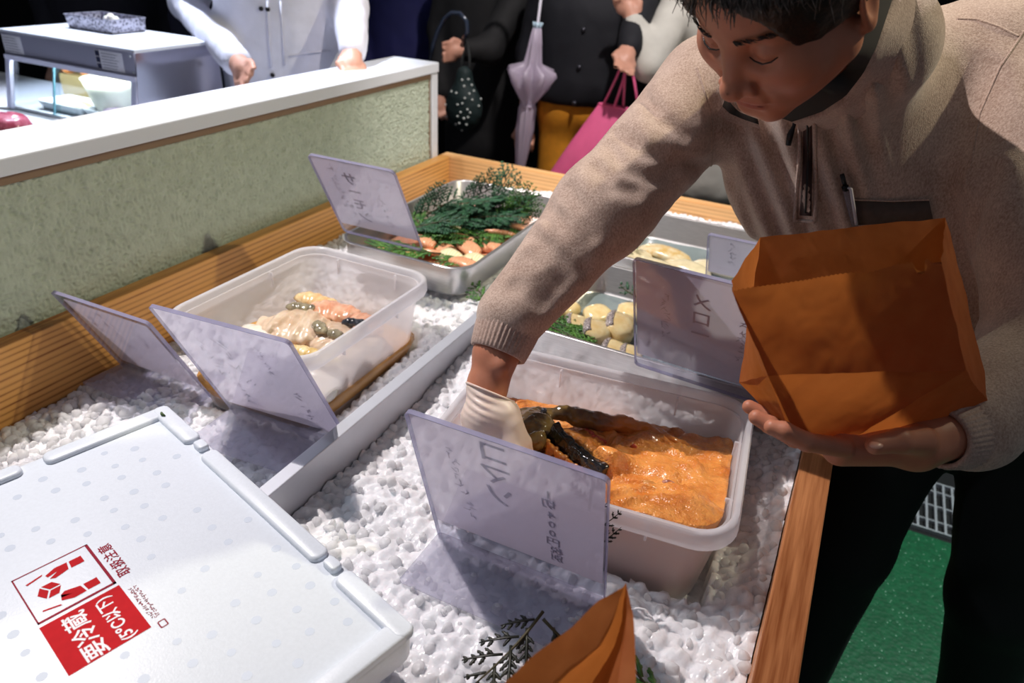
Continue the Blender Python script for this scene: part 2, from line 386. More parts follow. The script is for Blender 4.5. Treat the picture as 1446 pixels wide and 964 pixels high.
# ------------------------------------------------------------------ footprints: (centre, half sizes, rot)
TUB_R = ((-.226, .795), (.207, .158), .10)
TUB_L = ((-.836, .911), (.158, .198), 0.0)
TRAY1 = ((-.833, 1.478), (.170, .283), 0.0)
TRAY2 = ((-.215, 1.232), (.262, .178), -.02)
TRAY3 = ((-.215, 1.636), (.262, .172), 0.0)
def inside(x, y, fp, grow=0.0):
    (cx, cy), (a, b), r = fp; c, s = math.cos(-r), math.sin(-r)
    u = (x - cx) * c - (y - cy) * s; v = (x - cx) * s + (y - cy) * c
    return (np.abs(u) < a + grow) & (np.abs(v) < b + grow)
LA = np.array([-.795, .559]); LU = nrm([.961, -.276]); LV = np.array([LU[1], -LU[0]])      # polystyrene lid corner and edges
LLEN, LWID = .545, .40
def in_lid(x, y, g=0.0):
    u = (x - LA[0]) * LU[0] + (y - LA[1]) * LU[1]; v = (x - LA[0]) * LV[0] + (y - LA[1]) * LV[1]
    return (u > -g) & (u < LLEN + g) & (v > -g) & (v < LWID + g)
def icez(x, y):
    x = np.asarray(x, float); y = np.asarray(y, float)
    left = .655 + .055 * np.clip((x + 1.206) / .45, 0, 1) + .012 * np.clip((x + .75) / .16, 0, 1)
    left = left + .05 * np.clip((y - 1.02) / .16, 0, 1)
    left = left - .012 * np.exp(-((x + .66) / .06) ** 2 - ((y - .78) / .12) ** 2)
    right = .742 + .028 * np.clip((x + .02) / .06, 0, 1) * np.clip((y - .5) / .3, 0, 1) + .02 * np.clip((y - .85) / .12, 0, 1)
    z = np.where(x < -.578, left, right)
    Q = np.stack([x * 9, y * 9, x * 0 + 3.1], -1); z = z + .012 * noise3(Q) + .006 * noise3(Q * 3.1)
    for fp, zz_ in ((TUB_R, .700), (TUB_L, .668)): z = np.where(inside(x, y, fp, -.018), zz_, z)
    for fp in (TRAY1, TRAY2, TRAY3): z = np.where(inside(x, y, fp, .0), np.minimum(z, .752), z)
    return z
def ice_mat(name, base, tr_w):
    m, nt, b, out = _new(name); vec = _coords(nt)
    col = _ramp(nt, _noise(nt, vec, 55, 3), [(.3, tuple(c * .86 for c in base)), (.65, base)])
    nt.links.new(col, b.inputs['Base Color']); _set(b, rough=.2, spec=.4, ior=1.31)
    if tr_w == 0: b.inputs['Subsurface Weight'].default_value = .75; b.inputs['Subsurface Scale'].default_value = .012; b.inputs['Subsurface Radius'].default_value = (.9, 1, 1)
    _bump(nt, b, _noise(nt, vec, 160, 2), .35, .002)
    tl = nt.nodes.new('ShaderNodeBsdfTranslucent'); nt.links.new(col, tl.inputs[0])
    tp = nt.nodes.new('ShaderNodeBsdfTransparent'); tp.inputs[0].default_value = (.97, .975, .985, 1)
    m1 = nt.nodes.new('ShaderNodeMixShader'); m1.inputs[0].default_value = .5 if tr_w else .0
    nt.links.new(b.outputs[0], m1.inputs[1]); nt.links.new(tl.outputs[0], m1.inputs[2])
    m2 = nt.nodes.new('ShaderNodeMixShader'); m2.inputs[0].default_value = tr_w
    nt.links.new(m1.outputs[0], m2.inputs[1]); nt.links.new(tp.outputs[0], m2.inputs[2]); nt.links.new(m2.outputs[0], out.inputs[0]); return m
M_ice = ice_mat('crushed_ice', (.965, .968, .98), .12)
M_ice_bed = ice_mat('packed_ice', (.86, .865, .90), .0)
ICO_V, ICO_F = None, None
_b = bmesh.new(); bmesh.ops.create_icosphere(_b, subdivisions=2, radius=1.0); ICO_V = np.array([tuple(v.co) for v in _b.verts]); ICO_F = np.array([[v.index for v in f.verts] for f in _b.faces]); _b.free()
def worley(x, y, sp, seed):
    """per point: nearest-cell height, tilt and crease of a jittered grid of ice fragments"""
    rg = np.random.default_rng(seed); n = 400; J = rg.uniform(-.42, .42, (n, n, 2)); Hh = rg.uniform(-1, 1, (n, n)); Tt = rg.normal(size=(n, n, 2))
    gx, gy = np.floor(x / sp).astype(int), np.floor(y / sp).astype(int); F1 = np.full(x.shape, 9.0); F2 = F1.copy(); bh = np.zeros(x.shape); bt = np.zeros(x.shape)
    for dx in (-1, 0, 1):
        for dy in (-1, 0, 1):
            a, b = gx + dx, gy + dy; ia, ib = a % n, b % n
            ox, oy = x - (a + .5 + J[ia, ib, 0]) * sp, y - (b + .5 + J[ia, ib, 1]) * sp; d = np.hypot(ox, oy); m = d < F1
            F2 = np.where(m, F1, np.minimum(F2, d)); F1 = np.where(m, d, F1)
            bh = np.where(m, Hh[ia, ib], bh); bt = np.where(m, Tt[ia, ib, 0] * ox + Tt[ia, ib, 1] * oy, bt)
    return bh, bt, F2 - F1
def ice_half(xa, xb, label):
    step = .0038; xs = np.append(np.arange(xa + .002, xb - .004, step), xb - .0015); ys = np.append(np.arange(TY0 + .01, TY1 - .005, step * 1.1), TY1 - .003)
    X, Y = np.meshgrid(xs, ys, indexing='ij'); Z = icez(X, Y)
    h1, t1, c1 = worley(X + .004 * noise3(np.stack([X * 60, Y * 60, X * 0], -1)), Y + .004 * noise3(np.stack([X * 60, Y * 60, X * 0 + 7], -1)), .0165, 5); h2, t2, c2 = worley(X, Y, .0075, 9)
    amp = np.where(X < -1.06, 1.5, 1.0)
    Z = Z + amp * (.0030 * h1 + .30 * np.clip(t1, -.009, .009) + .0042 * np.clip(c1 / .005, 0, 1) + .0011 * h2 + .0010 * np.clip(c2 / .003, 0, 1)) - .006
    n0, n1 = X.shape; id_ = np.arange(n0 * n1).reshape(n0, n1)
    bedF = np.stack([id_[:-1, :-1], id_[1:, :-1], id_[1:, 1:], id_[:-1, 1:]], -1).reshape(-1, 4)
    bed = obj('crushed_ice', np.stack([X, Y, Z], -1).reshape(-1, 3), bedF, M_ice_bed, label=label, cat='ice', kind='stuff')
    sp = .0165
    gx, gy = np.meshgrid(np.arange(xa + .009, xb - .008, sp), np.arange(.30, TY1 - .008, sp), indexing='ij')
    gx = gx.ravel() + RNG.uniform(-.008, .008, gx.size); gy = gy.ravel() + RNG.uniform(-.008, .008, gy.size)
    ok = RNG.random(len(gx)) < np.where(gx < -1.03, 1.0, .62)
    for fp in (TUB_R, TUB_L): ok &= ~inside(gx, gy, fp, -.006)
    for fp in (TRAY1, TRAY2, TRAY3): ok &= ~inside(gx, gy, fp, .0)
    ok &= ~(in_lid(gx, gy, -.07)); gx, gy = gx[ok], gy[ok]; N = len(gx)
    rad = RNG.uniform(.0045, .0092, N) * np.where(gx < -1.03, 1.3, 1.0); gx = np.clip(gx, xa + rad, xb - rad)
    c = np.stack([gx, gy, icez(gx, gy) + RNG.uniform(-.007, .0005, N) + .003 * (gx < -1.03)], 1)
    vv = np.repeat(ICO_V[None], N, 0)
    for _ in range(5):                                                              # chip flat facets off every lump
        nn = RNG.normal(size=(N, 1, 3)); nn /= np.linalg.norm(nn, axis=2, keepdims=True); h = RNG.uniform(.55, .85, (N, 1, 1))
        ov = np.maximum((vv * nn).sum(2, keepdims=True) - h, 0); vv = vv - ov * nn
    vv = vv * RNG.uniform(.7, 1.3, (N, 1, 3)) * rad[:, None, None] + c[:, None, :]
    Fp = (ICO_F[None] + (np.arange(N) * len(ICO_V))[:, None, None]).reshape(-1, 3)
    obj('ice_lumps', vv.reshape(-1, 3), Fp, M_ice, bed, kind='stuff')
ice_half(TX0, -.590, 'crushed ice between the pine side board and the divider')
ice_half(-.568, TX1, 'crushed ice between the divider and the reddish board')

# ------------------------------------------------------------------ plastic tubs
def tub(fp, z0, rim, label):
    (c, (a, b), rot) = fp
    def R_(d, z, r=.045): return rrect(a - d, b - d, r, z, c, rot, 7)
    t = empty('plastic_tub', (c[0], c[1], z0), label, 'tub', 'frosted plastic tubs in the ice')
    V, F = loft([R_(.040, z0), R_(.033, z0 + .004), R_(.016, rim - .034), R_(.0135, rim - .030), R_(.0105, rim - .026), R_(.0125, rim - .012), R_(.0155, rim - .012), R_(.019, rim - .034), R_(.036, z0 + .006)], True, True)
    obj('body', V, F, M_tub, t, auto=50)
    V, F = loft([R_(.010, rim - .029, .05), R_(.002, rim - .028, .05), R_(0, rim - .022, .05), R_(.001, rim - .003, .05), R_(.003, rim, .05), R_(.008, rim, .048), R_(.0105, rim - .003, .047), R_(.0115, rim - .016, .046)], False, False)
    obj('rim', V, F, M_tub_rim, t, label='thick rolled rim', auto=50)
    return t
t1 = tub(TUB_R, .702, .862, 'frosted plastic tub of orange miso paste with fish')
t2 = tub(TUB_L, .672, .858, 'frosted plastic tub of pale squid and shellfish by the divider')
for t_, fp, rim in ((t1, TUB_R, .862), (t2, TUB_L, .858)):
    (c, (a, b), rot) = fp; cr_, sr_ = math.cos(rot), math.sin(rot)
    for sx, sy, al in ((.45, 1, 0), (-.45, 1, 0), (.5, -1, 0), (1, .4, 1), (1, -.4, 1), (-1, .3, 1)):
        lx, ly = sx * a, sy * b
        hx, hy = (.0016, .005) if not al else (.005, .0016)
        lx -= math.copysign(.0165, sx) if al else 0; ly -= math.copysign(.0165, sy) if not al else 0
        V, F = bevel_box((lx - hx, ly - hy, rim - .046), (lx + hx, ly + hy, rim - .014), .001, 1)
        V = np.array(V); V = np.stack([V[:, 0] * cr_ - V[:, 1] * sr_ + c[0], V[:, 0] * sr_ + V[:, 1] * cr_ + c[1], V[:, 2]], 1)
        obj('stacking_rib', V, F, M_tub_rim, t_, smooth=False)

# ------------------------------------------------------------------ stainless trays
def tray(fp, z0, rim, label):
    (c, (a, b), rot) = fp
    def R_(d, z, r=.05): return rrect(a - d, b - d, r, z, c, rot, 6)
    V, F = loft([R_(.022, z0, .045), R_(.016, z0 + .003, .047), R_(.009, z0 + .012), R_(.006, rim - .004), R_(.001, rim - .003), R_(0, rim - .001), R_(.001, rim), R_(.006, rim), R_(.0078, rim - .002), R_(.0105, z0 + .012), R_(.018, z0 + .0045, .046)], True, True)
    return obj('steel_tray', V, F, M_steel, auto=55, label=label, cat='tray', group='stainless steel fish trays')
tray(TRAY1, .760, .836, 'deep steel tray of salmon slices under cypress sprigs')
tray(TRAY2, .760, .832, 'steel tray of speckled white fish chunks behind the miso tub')
tray(TRAY3, .760, .834, 'steel tray of pale fillets nearest the far end board')

# ------------------------------------------------------------------ acrylic sign holders
def text_mesh(s, size, bold=0.0, spacing=1.0, vertical=False):
    """flat lettering as (V, F) in the xy plane, centred"""
    out = MB(); rows = list(s) if vertical else [s]
    for k, t_ in enumerate(rows):
        cu = bpy.data.curves.new('lettering', 'FONT'); cu.body = t_; cu.size = size; cu.align_x = 'CENTER'; cu.align_y = 'CENTER'
        cu.offset = bold; cu.space_character = spacing; cu.resolution_u = 2
        o = bpy.data.objects.new('lettering', cu); COL.objects.link(o)
        dg = bpy.context.evaluated_depsgraph_get(); me = bpy.data.meshes.new_from_object(o.evaluated_get(dg))
        V = np.array([tuple(v.co) for v in me.vertices]).reshape(-1, 3); F = [tuple(p_.vertices) for p_ in me.polygons]
        if len(V):
            V[:, 1] -= k * size * spacing; out.add(V, F)
        bpy.data.objects.remove(o); bpy.data.curves.remove(cu); bpy.data.meshes.remove(me)
    V = np.concatenate(out.V); V[:, 0] -= (V[:, 0].min() + V[:, 0].max()) / 2; V[:, 1] -= (V[:, 1].min() + V[:, 1].max()) / 2
    return V, out.F
def scribble(w, h, n, rnd, lw=.0012):
    """a column of illegible pen strokes"""
    m = MB()
    for k in range(n):
        cy = h / 2 - (k + .5) * h / n
        for q_ in range(rnd.randint(3, 5)):
            a = np.array([rnd.uniform(-w / 2, w / 2), cy + rnd.uniform(-.4, .4) * h / n]); an = rnd.choice([0, 1.57, .8, 2.3]); l = rnd.uniform(.3, .8) * w
            d = np.array([math.cos(an), math.sin(an)]) * l / 2; nn = np.array([-d[1], d[0]]) / (np.linalg.norm(d) + 1e-9) * lw / 2
            c4 = [a - d - nn, a + d - nn, a + d + nn, a - d + nn]
            m.add([(x, y, 0) for x, y in c4], [(0, 1, 2, 3)])
    return np.concatenate(m.V), m.F
def sign(b0, yaw, lean, w, h, label, texts, card=(0.004, .03, 1), foot=.10, sink=.02, round_=.008):
    e = np.array([math.cos(yaw), math.sin(yaw), 0]); n = np.array([math.sin(yaw), -math.cos(yaw), 0])
    u = math.cos(lean) * np.array([0, 0, 1.0]) + math.sin(lean) * n; nn = np.cross(e, u)      # nn faces the camera side
    b0 = np.array(b0, float) - u * sink; h = h + sink
    s = empty('sign_holder', b0 + e * w / 2, label, 'sign', 'handwritten price signs in acrylic holders')
    M4 = basis(b0, e, u, nn)
    ring = rrect(w / 2, h / 2, round_, 0, (w / 2, h / 2), 0, 4)
    def slab(r, z0, z1): return loft([np.column_stack([r[:, :2], np.full(len(r), z0)]), np.column_stack([r[:, :2], np.full(len(r), z1)])])
    V, F = slab(ring, .0012, .0028); obj('panel', xf(V, M4), F, M_acrylic, s, smooth=False, label='clear acrylic panel')
    V, F = slab(ring, -.0028, -.0012); obj('panel', xf(V, M4), F, M_acrylic, s, smooth=False, label='clear acrylic panel')
    # tinted edge all round
    e_in = rrect(w / 2 - .0011, h / 2 - .0011, round_, 0, (w / 2, h / 2), 0, 4)
    rr_ = [np.column_stack([ring[:, :2] + (ring[:, :2] - [w / 2, h / 2]) * .001, np.full(len(ring), -.003)]), np.column_stack([ring[:, :2] + (ring[:, :2] - [w / 2, h / 2]) * .001, np.full(len(ring), .003)]),
           np.column_stack([e_in[:, :2], np.full(len(ring), .003)]), np.column_stack([e_in[:, :2], np.full(len(ring), -.003)])]
    V, F = loft(rr_ + [rr_[0]], False, False); obj('edge', xf(V, M4), F, M_acr_edge, s, smooth=False, label='lavender tinted acrylic edge')
    cm, cb, _ = card
    V = rrect(w / 2 - cm, (h - cb) / 2 - cm / 2, .002, 0, (w / 2, cb + (h - cb) / 2 - cm / 2), 0, 2); F = [tuple(range(len(V)))]
    cd = obj('card', xf(V, M4), F, M_card, s, smooth=False, label='white paper card')
    for (V, F), (tx, ty) in texts:
        V = np.array(V, float)
        near = np.column_stack([-V[:, 0] + tx, V[:, 1] + ty, np.full(len(V), .0007)])
        obj('handwriting', xf(near, M4), [f[::-1] for f in F], M_ink_near, cd, smooth=False, label='faint mirrored pen strokes')
        far = near.copy(); far[:, 2] = -.0007
        obj('handwriting', xf(far, M4), F, M_ink_far, cd, smooth=False)
    if foot:
        V, F = slab(rrect(w / 2, foot / 2, .006, 0, (w / 2, foot / 2), 0, 3), 0, .0022)
        p = M4[:3, 3] + u * sink
        M5 = basis(p + np.array([0, 0, .004]), e, nrm(n + np.array([0, 0, .04])), np.cross(e, nrm(n + np.array([0, 0, .04])))); M5[:3, 2] *= -1
        obj('foot', xf(V, M5), F, M_acr_foot, s, smooth=False, label='flat acrylic foot lying on the ice')
    return s
M_acr_foot = plastic('acrylic_foot', sr(196, 194, 214), .35, .12)
rn = random.Random(5)
def col(w, h, n): return scribble(w, h, n, rn)
sign((-1.004, 1.239, .838), .013, .475, .21, .227, 'leaning acrylic sign on the near lip of the salmon tray',
     [(text_mesh('サーモン', .036, .0006, 1.0, True), (.085, .125)), (col(.014, .13, 5), (.045, .15)), (col(.012, .09, 4), (.15, .10)), (col(.012, .06, 3), (.06, .07))], foot=0, sink=.0, round_=.012)
sign((-.845, .714, .715), .09, .443, .235, .285, 'leaning acrylic sign in front of the squid tub, overlapping another',
     [(col(.024, .12, 4), (.095, .20)), (col(.014, .10, 5), (.05, .20)), (col(.012, .08, 4), (.16, .23)), (col(.014, .09, 5), (.065, .12)), (col(.012, .12, 5), (.185, .11))], card=(.004, .05, 1), foot=.11)
sign((-1.192, .765, .668), .022, .443, .232, .225, 'leaning acrylic sign against the pine side board, leftmost of all',
     [(col(.022, .10, 4), (.095, .17)), (col(.014, .08, 4), (.05, .16)), (col(.012, .08, 4), (.16, .17))], card=(.016, .045, 1), foot=.09)
sign((-.370, .612, .742), .012, .29, .236, .262, 'tall acrylic price sign in front of the orange miso tub',
     [(text_mesh('コマソ', .043, .0004, .95, True), (.105, .215)), (text_mesh('1切', .019, .0002, 1.0, True), (.168, .205)), (text_mesh('400円', .019, .0002, 1.0, True), (.170, .146)), (text_mesh('税別', .017, .0002, 1.0, True), (.174, .092)), (col(.012, .08, 5), (.05, .20)), (col(.012, .06, 4), (.06, .13))], card=(.004, .062, 1), foot=.10)
sign((-.240, 1.026, .836), -.068, .382, .215, .24, 'acrylic sign on the front lip of the white fish tray',
     [(text_mesh('メロー', .034, .0002, 1.0, True), (.105, .16)), (col(.014, .10, 6), (.05, .14)), (col(.012, .09, 5), (.165, .13))], foot=0, sink=0)
sign((-.216, 1.436, .838), -.01, .55, .15, .15, 'small acrylic sign at the tray of pale fillets',
     [(col(.012, .07, 4), (.05, .10))], foot=0, sink=0)

# ------------------------------------------------------------------ polystyrene lid with print
def Lp(s, t, z): return np.array([LA[0] + LU[0] * s + LV[0] * t, LA[1] + LU[1] * s + LV[1] * t, z])
LM = basis(Lp(0, 0, 0), np.array([*LU, 0]), np.array([*LV, 0]), np.array([0, 0, 1.0]))      # left-handed: flip faces
ZB, ZT, ZR = .801, .833, .8395
lid = empty('polystyrene_lid', Lp(LLEN / 2, LWID / 2, ZB), 'white polystyrene box lid with red print resting on the divider', 'lid')
def lid_part(name, s0, s1, t0, t1, z0, z1, m, r=.01, bev=.003, **k):
    c = ((s0 + s1) / 2, (t0 + t1) / 2); a, b = abs(s1 - s0) / 2, abs(t1 - t0) / 2
    rings = [rrect(a - bev * .3, b - bev * .3, r, z0, c, 0, 5), rrect(a, b, r, z0 + bev * .5, c, 0, 5), rrect(a, b, r, z1 - bev, c, 0, 5), rrect(a - bev * .3, b - bev * .3, r, z1 - bev * .3, c, 0, 5), rrect(a - bev, b - bev, max(r - bev, .001), z1, c, 0, 5)]
    V, F = loft(rings); return obj(name, xf(V, LM), [f[::-1] for f in F], m, lid, auto=40, **k)
lid_part('slab', 0, LLEN, 0, LWID, ZB, ZT, M_foam, .022, .004)
RW = .024
# corner pieces are L-shaped: two overlapping bars joined into one mesh
def lid_bar(bars, name='rim_segment'):
    m = MB()
    for kb, (s0, s1, t0, t1) in enumerate(bars):
        ZT, ZR = globals()['ZT'], globals()['ZR'] - .0006 * kb
        c = ((s0 + s1) / 2, (t0 + t1) / 2); a, b = (s1 - s0) / 2, (t1 - t0) / 2; r = .009
        V, F = loft([rrect(a, b, r, ZT - .002, c, 0, 5), rrect(a, b, r, ZR - .003, c, 0, 5), rrect(a - .001, b - .001, r, ZR - .001, c, 0, 5), rrect(a - .0035, b - .0035, r - .003, ZR, c, 0, 5)], False, True)
        m.add(xf(V, LM), [f[::-1] for f in F])
    return m.obj(name, M_foam, lid, auto=40)
lid_bar([(.001, .105, .001, RW), (.001, RW + .002, .001, .165)])
lid_bar([(.140, .398, .001, RW)])
lid_bar([(.432, LLEN - .001, .001, RW), (LLEN - RW - .002, LLEN - .001, .001, .16)])
lid_bar([(.001, RW, .19, LWID - .001)])
lid_bar([(LLEN - RW, LLEN - .001, .19, LWID - .001)])
for s0 in (.112, .405):
    lid_part('notch_block', s0, s0 + .020, .004, .018, ZT - .001, ZT + .008, M_foam, .004, .002)
dm = None
for i in range(15):
    for j in range(10):
        s_, t_ = .045 + i * .034 + (.017 if j % 2 else 0), .040 + j * .034
        if s_ > LLEN - .045 or t_ > LWID - .03: continue
        if .185 < s_ < .365 and .165 < t_ < .265: continue
        if RNG.random() < .22: continue
        s_ += RNG.uniform(-.004, .004); t_ += RNG.uniform(-.004, .004)
        rr0 = RNG.uniform(.0042, .0056); V, F = lathe([(rr0, ZT - .0005), (rr0, ZT + .00012)], (s_, t_, 0), 10)
        obj('dimple', xf(V, LM), [f[::-1] for f in F], M_dimple, lid, smooth=False)
# print: text frame right = -u, up = +v
def lid_print(V, F, s, t, m, parent, name, z=ZT + .0003, label=None):
    V = np.asarray(V, float); W_ = np.stack([s - V[:, 0], t + V[:, 1], np.full(len(V), z)], 1)
    return obj(name, xf(W_, LM), F, m, parent, smooth=False, label=label)
def rect(x0, y0, x1, y1): return [(x0, y0, 0), (x1, y0, 0), (x1, y1, 0), (x0, y1, 0)], [(0, 1, 2, 3)]
def polyg(pts): return [(x, y, 0) for x, y in pts], [tuple(range(len(pts)))]
red = lid_print(*rect(-.0375, -.038, .0375, .038), .316, .2205, M_red, lid, 'red_panel', label='red printed block with white characters')
for (V, F), dx, dy in ((text_mesh('要冷蔵', .0235, .00035, .98), .0, .0105), (text_mesh('(5℃以下)', .0165, .0003, .95), .0, -.0185)):
    lid_print(V, F, .318 - dx, .2205 + dy, M_wprint, red, 'lettering', ZT + .0006)
fr_ = MB()
for a in ((-.039, -.0375, .039, -.0345), (-.039, .036, .039, .0375), (-.039, -.0375, -.036, .0375), (.0375, -.0375, .039, .0375)):
    fr_.add(*rect(*a))
bx_ = lid_print(np.concatenate(fr_.V), fr_.F, .235, .2205, M_dred, lid, 'printed_frame', label='dark red printed frame with handling symbol')
# handling symbol: two hands around a box (drawn lying along the text direction: x right, y up)
sym = [[(-.004, .0105), (.006, .0145), (.0155, .0105), (.0145, .002), (.005, -.0005)], ]
cubes = [[(-.0105, .008), (-.001, .0135), (.0085, .0085), (-.001, .003)], [(-.0115, .0065), (-.002, .0015), (-.002, -.0085), (-.0115, -.0035)], [(.0000, .0015), (.0092, .0068), (.0092, -.0032), (.0000, -.0085)]]
cubes = [[(x, y + .012) for x, y in c] for c in cubes]
hands = [[(-.030, .012), (-.0275, .013), (-.0235, .028), (-.0255, .029)], [(.0265, .012), (.0242, .013), (.0205, .028), (.0228, .029)],
         [(-.028, -.012), (-.0165, -.010), (-.0125, .004), (-.0155, .0085), (-.0215, -.001), (-.0195, .0095), (-.0235, .0105), (-.0285, .000)],
         [(.0265, -.012), (.0155, -.010), (.0118, .004), (.0148, .0085), (.0205, -.001), (.0182, .0095), (.0222, .0105), (.0270, .000)],
         [(-.0275, -.026), (-.0165, -.026), (-.0165, -.0128), (-.0275, -.0138)], [(.0262, -.026), (.0152, -.026), (.0152, -.0128), (.0262, -.0138)]]
def fill(pts):
    bm = bmesh.new(); vs = [bm.verts.new((x, y, 0)) for x, y in pts]; f = bm.faces.new(vs); bmesh.ops.triangulate(bm, faces=[f])
    bm.normal_update(); bm.verts.index_update(); V = [tuple(v.co) for v in bm.verts]; F = []
    for f in bm.faces:
        ids = [v.index for v in f.verts]; F.append(tuple(ids if f.normal.z > 0 else ids[::-1]))
    bm.free(); return V, F
for g, nm in ((cubes, 'box_symbol'), (hands, 'hand_symbol')):
    for p_ in g: lid_print(*fill(p_), .235, .2205, M_red, bx_, nm)
V, F = text_mesh('取扱注意', .0145, .0002, 1.12); lid_print(V, F, .240, .172, M_dred, lid, 'lettering', label='small red handling warning')
for k in range(2):
    V, F = scribble(.0035, .055, 16, rn, .0006); V = np.array(V); V = np.stack([V[:, 1], V[:, 0] - k * .005, V[:, 2]], 1)
    lid_print(V, [f[::-1] for f in F], .318, .1765, M_dred, lid, 'small_print')
V, F = loft([rrect(.005, .004, .0015, 0, (0, 0), 0, 3), rrect(.0038, .0028, .001, 0, (0, 0), 0, 3)], False, False); lid_print(V, [f[::-1] for f in F], .357, .1725, M_dred, lid, 'recycling_mark')
V, F = tube([Lp(.020, .016, ZR + .001), Lp(.026, .018, ZR + .0025), Lp(.031, .016, ZR + .001)], [.0015, .0022, .001], 5)
obj('leaf_crumb', V, F, mat('leaf_crumb_green', sr(70, 96, 50), .6), label='tiny green leaf crumb on the corner of the polystyrene lid', cat='leaf')
# ------------------------------------------------------------------ food in the tubs and trays
def food(name, c, c2, rough=.25, scale=40, sss=.0, bump=.3, bscale=90, bdist=.002, detail=4, coat=.5):
    m, nt, b, _ = _new(name); _set(b, rough=rough, coat=coat, coat_r=.12, spec=.5); vec = _coords(nt)
    nt.links.new(_ramp(nt, _noise(nt, vec, scale, detail, .6), [(.35, c2), (.62, c)]), b.inputs['Base Color'])
    if sss: b.inputs['Subsurface Weight'].default_value = sss; b.inputs['Subsurface Scale'].default_value = .004; b.inputs['Subsurface Radius'].default_value = (1, .5, .25)
    _bump(nt, b, _noise(nt, vec, bscale, 3, .6), bump, bdist); return m
M_miso = food('orange_miso', sr(234, 158, 82), sr(208, 120, 50), .24, 30, .25, .8, 95, .006)
M_fishdark = food('brown_fish_skin', sr(120, 92, 62), sr(58, 46, 34), .18, 45, 0, .25, 70)
M_black = food('black_fish_skin', sr(30, 27, 26), sr(12, 12, 13), .15, 60, 0, .3, 60)
M_redflesh = food('red_flesh', sr(206, 96, 70), sr(176, 60, 48), .25, 60)
M_squid = food('beige_squid', sr(228, 208, 184), sr(206, 176, 146), .3, 25, .2, .25, 60)
M_white = food('white_squid', sr(244, 240, 232), sr(232, 224, 208), .25, 30, .2, .2, 60)
M_oyster = food('oyster_flesh', sr(168, 158, 128), sr(104, 96, 78), .2, 60, 0, .3, 80)
M_mantle = food('shell_edge', sr(70, 74, 82), sr(24, 26, 30), .2, 80, 0, .3, 80)
M_pinkm = food('pink_mantle', sr(236, 190, 160), sr(216, 150, 116), .25, 40, .2, .3, 80)
M_broth = food('brown_marinade', sr(206, 156, 96), sr(186, 128, 66), .15, 12, 0, .05, 20)

def even(ring, n):
    r = np.vstack([ring, ring[:1]]); d = np.r_[0, np.cumsum(np.linalg.norm(np.diff(r, axis=0), axis=1))]
    if d[-1] < 1e-9: return np.repeat(ring[:1], n, 0)
    t = np.linspace(0, d[-1], n, endpoint=False); return np.stack([np.interp(t, d, r[:, k]) for k in range(3)], 1)
def fill_solid(fp, z0, wall, topf, n=64, m=44, rim_drop=.0, seg=11):
    """closed heightfield filling a tub; wall(z) is the inset of the inner wall at height z"""
    (c, (a, b), rot) = fp; ca, sa = math.cos(rot), math.sin(rot); rings = []
    for k in range(m + 1):
        f = k / m
        base = rrect(max(a - .02, .01), max(b - .02, .01), .045, 0, (0, 0), 0, seg) * np.array([f, f, 1])
        rings.append(even(base, 6 * seg))
    ring_n = len(rings[0]); pts = []
    out = []
    for k in range(m, -1, -1):
        r = rings[k]; x = r[:, 0] * ca - r[:, 1] * sa + c[0]; y = r[:, 0] * sa + r[:, 1] * ca + c[1]
        out.append(np.stack([x, y, topf(r[:, 0], r[:, 1])], 1))
    bot = rrect(a - .0375, b - .0375, .04, z0, c, rot, seg)
    V, F = loft([even(bot, 6 * seg)] + out[:-1], True, True)
    return V, F
# miso: ridged, swirled surface, higher towards the front right corner
def _uv(p):
    dx, dy = p[0] - TUB_R[0][0], p[1] - TUB_R[0][1]; return np.array([dx * math.cos(.1) + dy * math.sin(.1), -dx * math.sin(.1) + dy * math.cos(.1)])
MOUND = (_uv(PZ(792, 604, .85)), _uv(PZ(858, 652, .85)))
def miso_z(u, v):
    z = .806 + .030 * np.clip((-v + .02) / .16, -1, 1) + .014 * np.clip(u / .18, -1, 1)
    Q = np.stack([u * 16 + 2.2 * noise3(np.stack([u * 11, v * 11, u * 0], -1)), v * 22 + 2 * noise3(np.stack([u * 13, v * 9, u * 0 + 4], -1)), u * 0 + .7], -1)
    z = z + .0105 * (1 - 2.4 * np.abs(noise3(Q))) + .0050 * (1 - 2.4 * np.abs(noise3(Q * 2.4 + 3))) + .0016 * noise3(Q * 6)
    # the fillet lies under the paste: a mound with a steep left edge
    a0, a1 = MOUND; ux, uy = a1 - a0; ln = math.hypot(ux, uy); sx_ = ((u - a0[0]) * ux + (v - a0[1]) * uy) / ln; tx_ = (-(u - a0[0]) * uy + (v - a0[1]) * ux) / ln
    w_ = np.exp(-np.maximum(0, np.abs(sx_ - ln / 2) - ln / 2) ** 2 / .014 ** 2); MD = .026 * w_ * np.where(tx_ < 0, np.exp(-(tx_ / .006) ** 2), np.exp(-(tx_ / .034) ** 2)); z = z + MD
    for (bu, bv, br, bh) in ((.03, -.04, .03, .008), (.11, .01, .035, .008), (.14, -.09, .03, .007), (.06, .05, .05, .010), (.0, .10, .06, .006)):
        z = z + bh * np.exp(-((u - bu) ** 2 + (v - bv) ** 2) / br ** 2)
    edge = np.clip((np.maximum(np.abs(u) - .16, 0)) / .03, 0, 1)
    z = z - .012 * np.exp(-((v - .138) / .012) ** 2)
    return np.minimum(z, .853 - .004 * edge + .5 * MD)
V, F = fill_solid(TUB_R, .7085, None, miso_z, m=110, seg=22)
obj('miso_paste', V, F, M_miso, label='glossy orange miso paste spread in the right-hand plastic tub', cat='miso')
def tubR(u, v): c, s = math.cos(.10), math.sin(.10); return np.array([TUB_R[0][0] + u * c - v * s, TUB_R[0][1] + u * s + v * c])
